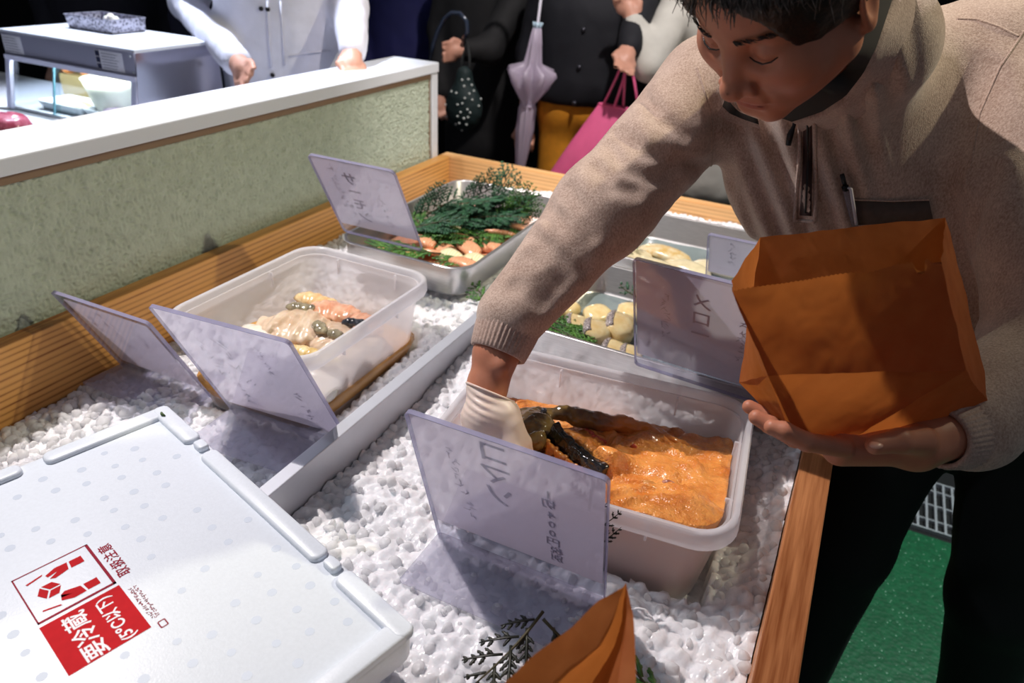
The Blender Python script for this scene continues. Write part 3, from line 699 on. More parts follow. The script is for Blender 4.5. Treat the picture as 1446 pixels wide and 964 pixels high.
# pieces of flesh showing through the miso
for k, (px, py, l, w) in enumerate(((945, 682, .020, .011), (918, 684, .022, .014), (1000, 712, .008, .006), (895, 630, .01, .006))):
    p = PZ(px, py, .835); u0, v0 = 0, 0
    dx = (p[0] - TUB_R[0][0]); dy = (p[1] - TUB_R[0][1]); u0 = dx * math.cos(.1) + dy * math.sin(.1); v0 = -dx * math.sin(.1) + dy * math.cos(.1)
    z = float(miso_z(np.array([u0]), np.array([v0]))[0]); p = PZ(px, py, z)
    V, F = sdf_mesh(lambda q: sd_el(q, (p[0], p[1], z - .002), (l / 2, w / 2, .006)) + .0012 * noise3(q * 260), (p[0] - .02, p[1] - .02, z - .012), (p[0] + .02, p[1] + .02, z + .012), .0012)
    obj('fish_flesh', V, F, food('pink_flesh_%d' % k, sr(196, 140, 120), sr(130, 76, 64), .25, 120) if k < 1 else M_redflesh if k > 1 else food('buff_flesh', sr(206, 150, 90), sr(186, 120, 60), .25, 120),
        label=['purplish lump of fish flesh showing in the miso paste', 'buff patch of fish flesh beside the purplish lump in the miso', 'small red bit in the miso near the front rim', 'red flesh bit by the black-skinned fillet'][k], cat='fish')
# whole brown fish lying along the back of the tub, head by the gloved hand
h0, h1, h2, h3 = P(722, 590, .93), PZ(770, 590, .842), PZ(850, 592, .830), PZ(1000, 640, .820)
def fish_f(q):
    d = sd_el(q, PZ(754, 603, .830), (.030, .034, .020))
    d = smin(d, sd_el(q, PZ(758, 622, .840), (.014, .018, .015)), .006)
    d = smin(d, sd_rc(q, PZ(735, 581, .835), PZ(800, 584, .832), .007, .009), .010)
    d = smin(d, sd_rc(q, PZ(800, 584, .832), PZ(880, 597, .822), .010, .009), .012)
    d = smin(d, sd_rc(q, PZ(815, 592, .828), PZ(930, 612, .812), .010, .010), .014)
    d = smin(d, sd_rc(q, PZ(880, 597, .822), PZ(1010, 645, .806), .009, .006), .012)
    d = smax(d, -sd_rc(q, PZ(738, 590, .852), PZ(790, 592, .850), .003, .004), .005)
    d = smax(d, -sd_el(q, PZ(757, 592, .856), (.007, .010, .007)), .005)
    return d + .0045 * noise3(q * 60) + .0022 * noise3(q * 150)
pts_ = np.array([PZ(722, 560, .85), PZ(1020, 660, .80), PZ(740, 650, .82), PZ(1000, 600, .86)]); lo, hi = pts_.min(0) - .04, pts_.max(0) + .04
V, F = sdf_mesh(fish_f, lo, hi, .0022)
def fishskin():
    m, nt, b, _ = _new('marinated_fish_skin'); _set(b, rough=.2, coat=.6, coat_r=.08); vec = _coords(nt)
    g = nt.nodes.new('ShaderNodeTexCoord'); sp = nt.nodes.new('ShaderNodeSeparateXYZ'); nt.links.new(g.outputs['Generated'], sp.inputs[0])
    n = _noise(nt, vec, 26, 4); ad = nt.nodes.new('ShaderNodeMath'); ad.operation = 'MULTIPLY_ADD'; ad.inputs[1].default_value = .5
    nt.links.new(n, ad.inputs[0]); nt.links.new(sp.outputs[0], ad.inputs[2])
    nt.links.new(_ramp(nt, ad.outputs[0], [(.30, sr(96, 76, 48)), (.42, sr(72, 56, 40)), (.50, sr(128, 104, 58)), (.58, sr(104, 78, 54)), (.68, sr(150, 96, 58)), (.85, sr(206, 128, 58))]), b.inputs['Base Color'])
    _bump(nt, b, _noise(nt, vec, 120, 3), .3, .002); return m
fish = obj('marinated_fish', V, F, fishskin(), label='brown fish lying along the back of the miso tub', cat='fish')
V, F = sdf_mesh(lambda q: np.linalg.norm(q - PZ(768, 580, .843), axis=1) - .0048, PZ(768, 580, .843) - .008, PZ(768, 580, .843) + .008, .001)
obj('eye', V, F, M_mantle, fish)
# black skinned fillet smeared with miso
bl = empty('black_fillet', PZ(820, 650, .83), 'black-skinned fish fillet smeared with miso beside the brown fish', 'fish')
A_, B_ = PZ(782, 602, .852), PZ(850, 660, .850)
pax = nrm((B_ - A_) * [1, 1, 0]); pn = np.array([-pax[1], pax[0], 0]); pln = np.linalg.norm((B_ - A_)[:2])
def slabf(q):
    r = q - A_; sx_ = r @ pax; tn = r @ pn; tz = r[:, 2] - (B_ - A_)[2] * sx_ / pln
    tn = tn - .35 * (tz + .012) + .006 * np.sin(sx_ / pln * 3.1) - .002 * noise3(q * 60)
    d = np.stack([np.abs(tn) - .0035, np.abs(tz + .014) - .014 - .003 * noise3(q * 50), np.abs(sx_ - pln / 2) - pln / 2 - .002], 1)
    return np.linalg.norm(np.maximum(d, 0), axis=1) + np.minimum(d.max(1), 0) - .0025 + .0012 * noise3(q * 180)
lo, hi = np.minimum(A_, B_) - .04, np.maximum(A_, B_) + .04
V, F = sdf_mesh(slabf, lo, hi, .0014); obj('skin', V, F, M_black, bl)
def on_miso(px, py, lift=0.0):
    p = PZ(px, py, .845)
    for _ in range(8): q = _uv(p); z = float(miso_z(q[:1], q[1:])[0]); p = PZ(px, py, z)
    return p + np.array([0, 0, lift])
fm = on_miso(838, 616)
V, F = sdf_mesh(lambda q: np.minimum(sd_rc(q, on_miso(822, 602), on_miso(836, 612), .0022, .0036), sd_rc(q, on_miso(838, 616), on_miso(854, 624), .0036, .0028)) + .0018 * noise3(q * 220), fm - .035, fm + .035, .0012)
obj('flesh', V, F, M_redflesh, bl)
for k in range(6):
    t_ = k / 5; p = A_ * (1 - t_) + B_ * t_ + np.array([-.010, -.016, -.018])
    V, F = sdf_mesh(lambda q: smin(sd_rc(q, p, p + [-.006 + .004 * (k % 2), -.004, .010], .007, .003), sd_rc(q, p + [.002, -.004, -.006], p + [.010, -.002, .004], .007, .004), .006) + .0012 * noise3(q * 180), p - .025, p + .025, .0016)
    obj('miso_curl', V, F, M_miso, bl)

# squid, oysters in the left tub
def tubL_z(u, v):
    z = .730 + .004 * noise3(np.stack([u * 12, v * 12, u * 0], -1)) + .035 * np.exp(-(u / .085) ** 4 - (v / .125) ** 4); return z
V, F = fill_solid(TUB_L, .6785, None, tubL_z, m=14)
obj('marinade', V, F, M_broth, label='brown marinade in the bottom of the left-hand plastic tub', cat='marinade')
def lump(name, px, py, z, r, m, label, rotz=0.0, wr=90, wa=.002, h=.0022, lift=.030, **k):
    z += lift; c = PZ(px, py, z); ex_ = max(abs(r[0] * math.cos(rotz)), abs(r[1] * math.sin(rotz))); ey_ = max(abs(r[0] * math.sin(rotz)), abs(r[1] * math.cos(rotz)))
    c[0] = np.clip(c[0], -.836 - .126 + ex_, -.836 + .124 - ex_); c[1] = np.clip(c[1], .911 - .162 + ey_, .911 + .166 - ey_)
    ca, sa = math.cos(rotz), math.sin(rotz); R3 = np.array([[ca, -sa, 0], [sa, ca, 0], [0, 0, 1]])
    def f(q):
        l = (q - c) @ R3
        return sd_el(q, c, r, R3) + wa * noise3(l * np.array([wr, wr * .25, wr * .5])) + wa * .14 * noise3(q * wr * 2.0)
    g = max(r) + .012; V, F = sdf_mesh(f, c - g, c + g, h); return obj(name, V, F, m, label=label, cat=k.get('cat', 'seafood'))
lump('squid_body', 420, 462, .750, (.075, .055, .022), M_squid, 'wrinkled beige squid piece at the middle of the left tub', .3, 75, .012)
lump('squid_body', 486, 486, .742, (.075, .050, .022), M_squid, 'beige squid piece closest to the divider-side rim', -.5, 75, .011)
lump('squid_body', 362, 480, .742, (.075, .028, .018), M_white, 'white squid piece under the leaning sign edge', -.35, 45, .006)
lump('squid_body', 472, 548, .722, (.055, .040, .026), M_white, 'white squid piece pressed against the side of the left tub', -.9, 50, .008, lift=.02)
lump('squid_body', 366, 452, .742, (.075, .018, .014), food('amber_strip', sr(214, 170, 92), sr(186, 128, 56), .25, 60), 'thin amber strip beside the white squid', .55, 60, .004)
lump('squid_body', 446, 425, .745, (.050, .022, .014), food('yellow_fold', sr(240, 220, 170), sr(220, 170, 110), .25, 60), 'pale yellow fold at the very back of the left tub', .2, 70, .008)
lump('shellfish_mantle', 470, 440, .752, (.055, .032, .016), M_pinkm, 'pink frilled mantle at the back of the left tub', .4, 70, .010)
lump('shellfish_mantle', 516, 458, .746, (.045, .028, .014), M_pinkm, 'pale pink mantle beside the dark-edged oyster', -.2, 80, .008)
lump('oyster', 425, 434, .762, (.030, .013, .009), M_oyster, 'brown oyster at the back of the left tub', .5, 110, .005)
lump('oyster', 452, 462, .768, (.022, .013, .009), M_oyster, 'greenish grey oyster between the beige squid and pink mantle', -.4, 110, .004)
lump('oyster', 474, 472, .765, (.017, .012, .009), M_oyster, 'round greenish oyster next to the dark-edged one', .2, 110, .003)
lump('oyster', 500, 455, .766, (.024, .010, .008), M_mantle, 'oyster with a black frilled edge near the rim', .6, 150, .005)
lump('squid_body', 445, 503, .752, (.060, .016, .012), food('yellow_edge', sr(236, 222, 176), sr(206, 170, 100), .25, 60), 'yellowish strip along the near rim of the left tub', .1, 70, .005)
lump('squid_body', 528, 518, .735, (.026, .085, .030), M_squid, 'beige squid slab pressed to the clear tub side', -.06, 50, .007, lift=.012)
# salmon slices, white fish chunks, fillets
def slice_mat(name, a, b_, sc=70, wd=6):
    m, nt, b, _ = _new(name); _set(b, rough=.22, coat=.5, coat_r=.1); vec = _coords(nt)
    w = nt.nodes.new('ShaderNodeTexWave'); w.inputs['Scale'].default_value = sc; w.inputs['Distortion'].default_value = wd; w.inputs['Detail'].default_value = 2
    nt.links.new(vec, w.inputs['Vector']); nt.links.new(_ramp(nt, w.outputs['Fac'], [(.25, a), (.6, a), (.85, b_)]), b.inputs['Base Color']); return m
M_salmon = slice_mat('salmon_flesh', sr(238, 150, 104), sr(250, 212, 176))
M_pale = slice_mat('pale_yellow_flesh', sr(242, 226, 170), sr(250, 242, 214), 40)
M_cod = food('white_fish_flesh', sr(244, 226, 176), sr(230, 200, 138), .22, 35, .15, .2, 60)
def speckled():
    m, nt, b, _ = _new('speckled_fish_skin'); _set(b, rough=.25, coat=.4); vec = _coords(nt)
    v = nt.nodes.new('ShaderNodeTexVoronoi'); v.inputs['Scale'].default_value = 420; nt.links.new(vec, v.inputs['Vector'])
    nt.links.new(_ramp(nt, v.outputs['Distance'], [(.3, sr(60, 52, 58)), (.62, sr(196, 184, 180))]), b.inputs['Base Color']); return m
M_speck = speckled()
def chunk(name, c, yaw, size, m, label, tilt=.0, cat='fish', group=None, skin=None, bend=.15, flip=False):
    """slab of fish with rounded edges, bent along its length; optional skin along one long side"""
    L_, W_, H_ = size; rings = []
    def at_(u, v, w):
        zz_ = w - bend * u * u / L_ * 2 + v * math.sin(tilt); vv = v * math.cos(tilt)
        x = c[0] + u * math.cos(yaw) - vv * math.sin(yaw); y = c[1] + u * math.sin(yaw) + vv * math.cos(yaw); return (x, y, c[2] + zz_)
    ns = 9
    for i in range(ns):
        u = (i / (ns - 1) - .5) * L_; k = math.sqrt(max(0, 1 - (abs(u) / (L_ / 2)) ** 4)) * .85 + .12
        cs = [(math.copysign(abs(math.cos(t)) ** .6, math.cos(t)) * W_ / 2 * k, math.copysign(abs(math.sin(t)) ** .7, math.sin(t)) * H_ / 2 * (.5 + .5 * k)) for t in np.linspace(0, 2 * math.pi, 14, endpoint=False)]
        rings.append([at_(u, v, w + H_ / 2) for v, w in cs])
    V, F = loft(rings)
    if skin is None: return obj(name, V, F, m, label=label, cat=cat, group=group)
    r = empty(name, c, label, cat, group); obj('flesh', V, F, m, r)
    rings = []
    for i in range(1, ns - 1):
        u = (i / (ns - 1) - .5) * L_ * .96; k = math.sqrt(max(0, 1 - (abs(u) / (L_ / 2)) ** 4)) * .85 + .12
        rings.append([at_(u, v * W_ / 2 * k * 1.03 , H_ / 2 + w * H_ / 2) for v, w in [((v_ if not flip else -v_), w_) for v_, w_ in ((-.995, -.75), (-1.03, -.2), (-1.02, .5), (-.8, .93), (-.55, 1.05), (-.5, .95), (-.75, .7), (-.9, 0))]])
    V, F = loft(rings); obj('skin', V, F, skin, r, label='speckled grey skin'); return r
rs_ = random.Random(12)
sl = [(593, 318), (612, 330), (600, 340), (625, 346), (640, 325), (650, 340), (658, 318), (636, 360), (662, 352), (680, 338), (690, 322), (705, 330), (715, 312), (650, 300), (675, 305), (700, 345), (622, 312), (728, 322), (610, 352), (672, 366), (655, 373)]
for k, (px, py) in enumerate(sl):
    c = PZ(px, py, .80); c[0] = min(max(c[0], TRAY1[0][0] - .125), TRAY1[0][0] + .118); c[1] = max(c[1], 1.245); c[2] = .785 + .006 * (k % 3)
    sal = k % 3 != 1
    chunk('salmon_slice' if sal else 'fish_slice', c, rs_.uniform(-.6, .5), (.085, .040, .016), M_salmon if sal else M_pale,
          'orange striped salmon slice in the tray under the cypress sprigs' if sal else 'pale yellow fish slice among the salmon in the sprig-covered tray', rs_.uniform(-.35, .35), group='salmon slices in the far tray' if sal else 'pale slices among the salmon')
V, F = loft([rrect(.145, .258, .04, .7655, TRAY1[0], 0, 6), rrect(.146, .259, .04, .776, TRAY1[0], 0, 6), rrect(.14, .25, .04, .778, TRAY1[0], 0, 6)])
obj('fish_layer', V, F, M_salmon, label='lower layer of salmon flesh covering the far tray bottom', cat='fish')
cods = [((770, 442), 1.9, (.060, .070, .026)), ((800, 430), 1.2, (.055, .060, .026)), ((815, 456), 1.9, (.052, .062, .030)), ((846, 440), 1.0, (.055, .065, .026)), ((843, 470), 1.9, (.056, .068, .032)), ((876, 464), 1.8, (.060, .085, .036)), ((868, 490), 1.7, (.048, .060, .026)), ((892, 436), .6, (.055, .060, .024)), ((892, 498), 1.8, (.045, .055, .028))]
lb = ['pale yellow fish chunk half hidden by the beige sleeve', 'pale chunk furthest back under the arm', 'speckled-skin fish chunk next to the cypress sprig', 'pale chunk in the second row behind the speckled ones', 'middle fish chunk with dark speckled skin end', 'largest speckled white fish chunk beside the sign', 'small speckled chunk at the front lip of the tray', 'pale chunk at the back against the sign edge', 'speckled chunk tucked against the acrylic sign foot']
for k, ((px, py), yw, sz) in enumerate(cods):
    c = PZ(px, py, .79); c[1] = max(c[1], 1.070 + sz[1] / 2); c[2] = .771 + (.008 if k in (4, 5) else 0)
    chunk('white_fish_chunk', c, yw, (sz[1], sz[0], sz[2]), M_cod, lb[k], .15, skin=M_speck if k in (2, 4, 5, 6, 8) else None, group='white fish chunks in the middle tray', flip=True)
def liner(fp, z, col_, label):
    (c, (a, b), r) = fp; n0, n1 = 26, 20; u, v = np.meshgrid(np.linspace(-a + .02, a - .02, n0), np.linspace(-b + .02, b - .02, n1), indexing='ij')
    zz_ = z + .004 * (noise3(np.stack([u * 22, v * 22, u * 0 + z * 50], -1)) + .4) ; x = c[0] + u * math.cos(r) - v * math.sin(r); y = c[1] + u * math.sin(r) + v * math.cos(r)
    id_ = np.arange(n0 * n1).reshape(n0, n1); F = np.stack([id_[:-1, :-1], id_[1:, :-1], id_[1:, 1:], id_[:-1, 1:]], -1).reshape(-1, 4)
    return obj('tray_liner', np.stack([x, y, zz_], -1).reshape(-1, 3), F, mat('liner_' + str(len(bpy.data.materials)), col_, .12, coat=.6, bump=.4, bscale=40), label=label, cat='liner')
liner(TRAY2, .7665, sr(126, 140, 142), 'wet bluish plastic liner under the speckled white fish chunks')
liner(TRAY3, .7665, sr(104, 122, 124), 'wet dark teal plastic liner under the pale fillets')
for k, (px, py, yw, sz, lab) in enumerate(((890, 352, -.1, (.13, .05, .022), 'pale fillet at the left end of the far tray'), (940, 355, -.25, (.15, .055, .024), 'pale fillet with golden crumbs in the middle of the far tray'), (972, 372, -.3, (.13, .05, .022), 'white glossy fillet closest to the small acrylic sign'), (918, 368, .1, (.12, .045, .018), 'pale fillet along the front lip of the far tray'), (1010, 372, -.1, (.12, .05, .02), 'pale fillet behind the small acrylic sign'))):
    c = PZ(px, py, .79); c[1] = max(c[1], 1.51); c[2] = .770 + .004 * (k % 2)
    chunk('fish_fillet', c, yw, sz, food('fillet_%d' % k, sr(240, 226, 190), sr(222, 184, 112) if k == 1 else sr(224, 210, 172), .2, 45), lab, .1, group='pale fillets in the far tray')

# ------------------------------------------------------------------ cypress sprigs
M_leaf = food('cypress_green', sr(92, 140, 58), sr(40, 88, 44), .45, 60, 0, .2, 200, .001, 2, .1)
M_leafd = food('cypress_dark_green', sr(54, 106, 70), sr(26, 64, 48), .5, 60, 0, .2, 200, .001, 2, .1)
M_stem = mat('cypress_stem', sr(70, 62, 34), .6)
def sprig(base, direc, up, length, m, label, seed, spread=.55, droop=.15, group=None, lw=.0024, dens=.0095):
    rnd = random.Random(seed); d = nrm(direc); up = nrm(np.asarray(up, float) - d * (np.asarray(up, float) @ d)); side = np.cross(d, up)
    leaf = MB()
    def pt(s, l): return np.asarray(base, float) + d * s + side * l - up * (droop * (s * s / length + abs(l) * .4))
    st = [pt(length * t, .004 * math.sin(3 * t + seed)) for t in np.linspace(0, 1, 8)]
    def twig(p0, dr, ln, lv):
        n = 4; pts = [p0 + dr * ln * k / (n - 1) + d * (.12 * ln * (k / (n - 1)) ** 2) - up * (.10 * ln * (k / (n - 1)) ** 2) for k in range(n)]
        leaf.tube(pts, [lw, lw * 1.05, lw * .95, lw * .5], 4, True, (.45, 1.15))
        if lv == 0: return
        m_ = max(2, int(ln / .0085))
        for j in range(1, m_ + 1):
            f = j / (m_ + .6); q_ = pts[0] * (1 - f) + pts[-1] * f
            for sg in (-1, 1):
                if rnd.random() < .12: continue
                perp = nrm(np.cross(up, dr)) * sg; dd = nrm(dr * .75 + perp * .8 + up * rnd.uniform(-.15, .15))
                twig(q_, dd, ln * (1 - f * .72) * rnd.uniform(.28, .42), lv - 1)
    n = max(4, int(length / dens))
    for k in range(1, n + 1):
        f = k / (n + .3); sg = 1 if k % 2 else -1
        ln = length * (.42 * math.sin(math.pi * min(1, .18 + f * .82)) + .06) * rnd.uniform(.8, 1.1) * spread / .55
        p0 = pt(length * f, 0); dr = nrm(d * .72 + side * sg * .72 + up * rnd.uniform(-.12, .2)); twig(p0, dr, ln, 2 if ln > .03 else 1)
    r = empty('cypress_sprig', base, label, 'sprig', group)
    V, F = tube(st, np.linspace(.0021, .0009, 8), 5); obj('stem', V, F, M_stem, r)
    leaf.obj('leaves', m, r, kind='stuff'); return r
gS = 'cypress sprigs dressing the salmon tray'
def dirv(a, el=0.0): return np.array([math.cos(a) * math.cos(el), math.sin(a) * math.cos(el), math.sin(el)])
C1 = TRAY1[0]
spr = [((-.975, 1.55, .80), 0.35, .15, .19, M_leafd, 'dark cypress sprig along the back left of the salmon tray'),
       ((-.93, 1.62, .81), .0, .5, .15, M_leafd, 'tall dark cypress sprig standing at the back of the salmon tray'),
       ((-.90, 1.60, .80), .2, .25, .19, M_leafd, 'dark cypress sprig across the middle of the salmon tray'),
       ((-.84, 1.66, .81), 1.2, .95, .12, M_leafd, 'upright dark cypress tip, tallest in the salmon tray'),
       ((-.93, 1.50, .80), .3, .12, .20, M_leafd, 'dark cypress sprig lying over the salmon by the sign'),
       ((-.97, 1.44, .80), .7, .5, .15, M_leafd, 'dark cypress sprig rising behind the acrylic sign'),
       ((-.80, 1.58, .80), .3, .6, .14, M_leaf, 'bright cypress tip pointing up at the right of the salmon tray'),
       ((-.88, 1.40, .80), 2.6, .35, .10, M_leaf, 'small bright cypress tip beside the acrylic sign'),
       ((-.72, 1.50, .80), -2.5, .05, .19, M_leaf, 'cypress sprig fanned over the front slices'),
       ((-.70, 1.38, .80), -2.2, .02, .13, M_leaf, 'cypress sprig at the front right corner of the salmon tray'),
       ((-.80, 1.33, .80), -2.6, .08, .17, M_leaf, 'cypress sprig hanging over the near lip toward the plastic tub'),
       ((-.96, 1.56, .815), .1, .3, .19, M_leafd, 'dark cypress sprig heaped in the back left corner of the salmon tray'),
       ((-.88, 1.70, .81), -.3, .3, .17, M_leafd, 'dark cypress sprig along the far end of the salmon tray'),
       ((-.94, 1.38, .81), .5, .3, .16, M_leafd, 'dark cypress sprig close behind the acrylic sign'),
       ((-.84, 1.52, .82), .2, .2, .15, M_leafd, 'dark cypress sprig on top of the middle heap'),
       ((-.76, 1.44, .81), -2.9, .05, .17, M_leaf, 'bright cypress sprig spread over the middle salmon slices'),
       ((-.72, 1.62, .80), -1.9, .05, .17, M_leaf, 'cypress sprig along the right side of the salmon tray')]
for k, (b, a, el, ln, m_, lab) in enumerate(spr):
    sprig(b, dirv(a, el), (0, 0, 1) if el < .5 else nrm([.5, -.8, .3]), ln, m_, lab, 20 + k, droop=.05 if el > .1 else .0, group=gS)
sprig(PZ(690, 432, .775), dirv(2.6, .25), nrm([.3, -.6, .8]), .075, M_leaf, 'small cypress sprig on the ice beside the sleeve cuff', 50, droop=.0)
sprig(PZ(765, 445, .80), dirv(-.25, .0), (0, 0, 1), .12, M_leaf, 'dense cypress sprig in front of the white fish chunks', 51, droop=.02, dens=.006, lw=.002)
sprig(PZ(775, 458, .80), dirv(-.35, .0), (0, 0, 1), .10, M_leaf, 'cypress sprig along the front lip of the white fish tray', 52, droop=.0, dens=.006, lw=.002)
sprig(PZ(900, 420, .79), dirv(2.8, .3), nrm([0, -.7, .7]), .05, M_leafd, 'short dark cypress tip behind the white fish sign', 53, droop=.0)
sprig(PZ(860, 345, .80), dirv(.3, .2), nrm([0, -.5, .8]), .07, M_leafd, 'dark cypress sprig at the left end of the far tray', 54, droop=.0)
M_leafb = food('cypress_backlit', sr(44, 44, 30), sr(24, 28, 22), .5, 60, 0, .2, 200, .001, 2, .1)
ap = PZ(766, 862, .795)
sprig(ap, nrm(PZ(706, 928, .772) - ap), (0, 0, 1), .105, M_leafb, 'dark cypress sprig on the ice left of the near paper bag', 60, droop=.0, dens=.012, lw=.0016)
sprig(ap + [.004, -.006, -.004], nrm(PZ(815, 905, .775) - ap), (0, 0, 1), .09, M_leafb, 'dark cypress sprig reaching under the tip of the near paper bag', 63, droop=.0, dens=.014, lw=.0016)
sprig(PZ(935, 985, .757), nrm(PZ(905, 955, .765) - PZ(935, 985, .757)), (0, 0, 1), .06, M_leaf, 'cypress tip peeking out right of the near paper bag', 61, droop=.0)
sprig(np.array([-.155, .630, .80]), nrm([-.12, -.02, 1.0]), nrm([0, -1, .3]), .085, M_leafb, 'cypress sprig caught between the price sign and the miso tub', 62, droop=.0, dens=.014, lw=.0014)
# ------------------------------------------------------------------ head (local axes: x his left, y down, z forward, in metres)
def head_frame(origin, left, down):
    l = nrm(left); d = np.asarray(down, float); d = nrm(d - l * (d @ l)); b = np.cross(l, d)
    return np.array(origin, float), np.stack([l, d, -b], 1)
def head_local(p, fr): return (p - fr[0]) @ fr[1]
def head_world(q, fr): return fr[0] + np.asarray(q, float) @ fr[1].T
mm = .001
def head_sdf(p, fr, detail=True):
    q = head_local(p, fr) * 1000.0; x = q.copy(); x[:, 0] = np.abs(x[:, 0])          # mirrored half
    d = sd_el(q, (0, -32, -84), (77, 92, 96))
    d = smin(d, sd_el(q, (0, 40, -46), (64, 66, 58)), 26)
    d = smin(d, sd_rc(x, (56, 50, -68), (12, 93, -16), 24, 19), 22)
    d = smin(d, sd_rc(q, (-9, 97, -12), (9, 97, -12), 16, 16), 14)
    d = smin(d, np.linalg.norm(x - [44, 30, -26], axis=1) - 27, 20)
    d = smin(d, sd_rc(x, (8, -19, -2), (42, -17, -16), 10, 9), 12)
    d = smin(d, sd_el(q, (0, 62, -10), (32, 24, 20)), 14)
    if detail:
        d = smax(d, -(np.linalg.norm(x - [31, 4, 8], axis=1) - 15), 10)
        d = smin(d, np.linalg.norm(x - [32, 4, -15], axis=1) - 17.5, 4)                # lids over the eyeballs
        lid_ = sd_rc(x, (18, 9, 1.2), (33, 12, 2.5), 1.2, 1.4); lid_ = np.minimum(lid_, sd_rc(x, (33, 12, 2.5), (46, 7, -4.5), 1.4, 1.0)); d = smax(d, -lid_, 1.8)
        crease = sd_rc(x, (19, -4, 1.0), (33, -8, 1.5), 1.0, 1.0); d = smax(d, -crease, 2.5)
        d = smin(d, sd_rc(q, (0, -6, 2), (0, 38, 17), 7, 11), 9)
        d = smin(d, np.linalg.norm(q - [0, 42, 20], axis=1) - 13.0, 5)
        d = smin(d, np.linalg.norm(x - [15, 45, 9], axis=1) - 10.5, 5)
        d = smax(d, -(sd_el(x, (8.5, 54.5, 14), (4.5, 3.5, 5.5))), 2)
        d = smax(d, -sd_rc(x, (20, 38, 10), (31, 66, 8), 2.2, 3.0), 6)                # nasolabial fold
        d = smin(d, sd_el(q, (0, 67.5, 6.5), (24, 6, 7)), 5)
        d = smin(d, sd_el(q, (0, 78, 5), (20, 7, 7)), 5)
        m_ = sd_rc(x, (0, 72.5, 14), (25, 74, 5), 1.6, 1.6); d = smax(d, -m_, 2.5)
        d = smax(d, -sd_el(q, (0, 88, 12), (18, 4, 6)), 6)
        ear = sd_el(x, (80, 12, -90), (7, 33, 19), np.array([[.93, 0, .36], [0, 1, 0], [-.36, 0, .93]]))
        ear = smax(ear, -sd_el(x, (89, 8, -88), (7, 22, 11)), 4); ear = smin(ear, np.linalg.norm(x - [77, 38, -84], axis=1) - 8.5, 6)
        d = smin(d, ear, 5)
    else:
        d = smin(d, sd_rc(q, (0, -6, 2), (0, 40, 17), 7, 11), 9)
        d = smin(d, sd_el(x, (80, 12, -90), (7, 31, 18)), 5)
    return d * mm
def hair_sdf(p, fr, seed=0.0, thick=13):
    q = head_local(p, fr) * 1000.0; x = q.copy(); x[:, 0] = np.abs(x[:, 0])
    d = sd_el(q, (0, -36, -86), (77 + thick, 92 + thick, 96 + thick * .8))
    d = d - 3.0 * noise3(q * .05 + seed) - 1.6 * noise3(q * np.array([.22, .06, .06]) + seed)
    cut = sd_el(q, (0, 40, 8), (66, 106, 58))                                          # forehead and face stay bare
    cut = np.minimum(cut, sd_rc(x, (70, 30, -52), (80, 60, -92), 20, 26))             # below the sideburn, ear
    cut = np.minimum(cut, 58 - q[:, 1])                                    # below the nape
    return smax(d, -cut, 6) * mm

FR = head_frame((-.134, .775, 1.368), (.890, -.448, -.075), (.265, .645, -.715))
skin_c = sr(192, 126, 98)
def skin_mat(name, c, lip=True):
    m, nt, b, _ = _new(name); _set(b, rough=.48, spec=.4); vec = _coords(nt)
    at_ = nt.nodes.new('ShaderNodeVertexColor'); at_.layer_name = 'tint'
    n = _ramp(nt, _noise(nt, vec, 38, 4), [(.3, tuple(x * .84 for x in c)), (.7, c)])
    mx = nt.nodes.new('ShaderNodeMixRGB'); mx.blend_type = 'MULTIPLY'; mx.inputs[0].default_value = 1
    nt.links.new(n, mx.inputs[1]); nt.links.new(at_.outputs[0], mx.inputs[2]); nt.links.new(mx.outputs[0], b.inputs['Base Color'])
    b.inputs['Subsurface Weight'].default_value = .12; b.inputs['Subsurface Scale'].default_value = .006
    _bump(nt, b, _noise(nt, vec, 420, 2), .12, .0006); return m
M_skin = skin_mat('skin', skin_c)
M_skin_plain = mat('skin_plain', sr(212, 156, 132), .5, var=.1, scale=30)
def tint(o, V, fr):
    """lips and cheeks have a colour of their own"""
    q = head_local(V, fr) * 1000.0; x = np.abs(q[:, 0])
    lips = np.exp(-((q[:, 0] / 21) ** 4)) * np.exp(-(((q[:, 1] - 73) / 8.5) ** 4)) * (q[:, 2] > -4)
    cheek = np.exp(-(((x - 42) / 20) ** 2 + ((q[:, 1] - 34) / 18) ** 2)) * (q[:, 2] > -45)
    colr = np.ones((len(V), 4)); colr[:, 1] -= .32 * lips + .10 * cheek; colr[:, 2] -= .24 * lips + .10 * cheek; colr[:, 0] -= .06 * lips
    lay = o.data.color_attributes.new('tint', 'FLOAT_COLOR', 'POINT'); lay.data.foreach_set('color', colr.astype(np.float32).ravel())

C7 = np.array([-.015, 1.035, 1.355])
SHR, ELR, WRR = P(1003, 128, 1.10), P(850, 297, 1.03), P(708, 487, .965)
SHL, ELL, WRL = P(1402, 82, 1.00), P(1492, 470, .88), P(1338, 614, .785)
CHEST = P(1192, 215, 1.085); PEL = np.array([.245, 1.20, .93])
man = empty('person', (.25, 1.2, 0), 'man in a beige heathered pullover leaning over the trough with a paper bag', 'person')

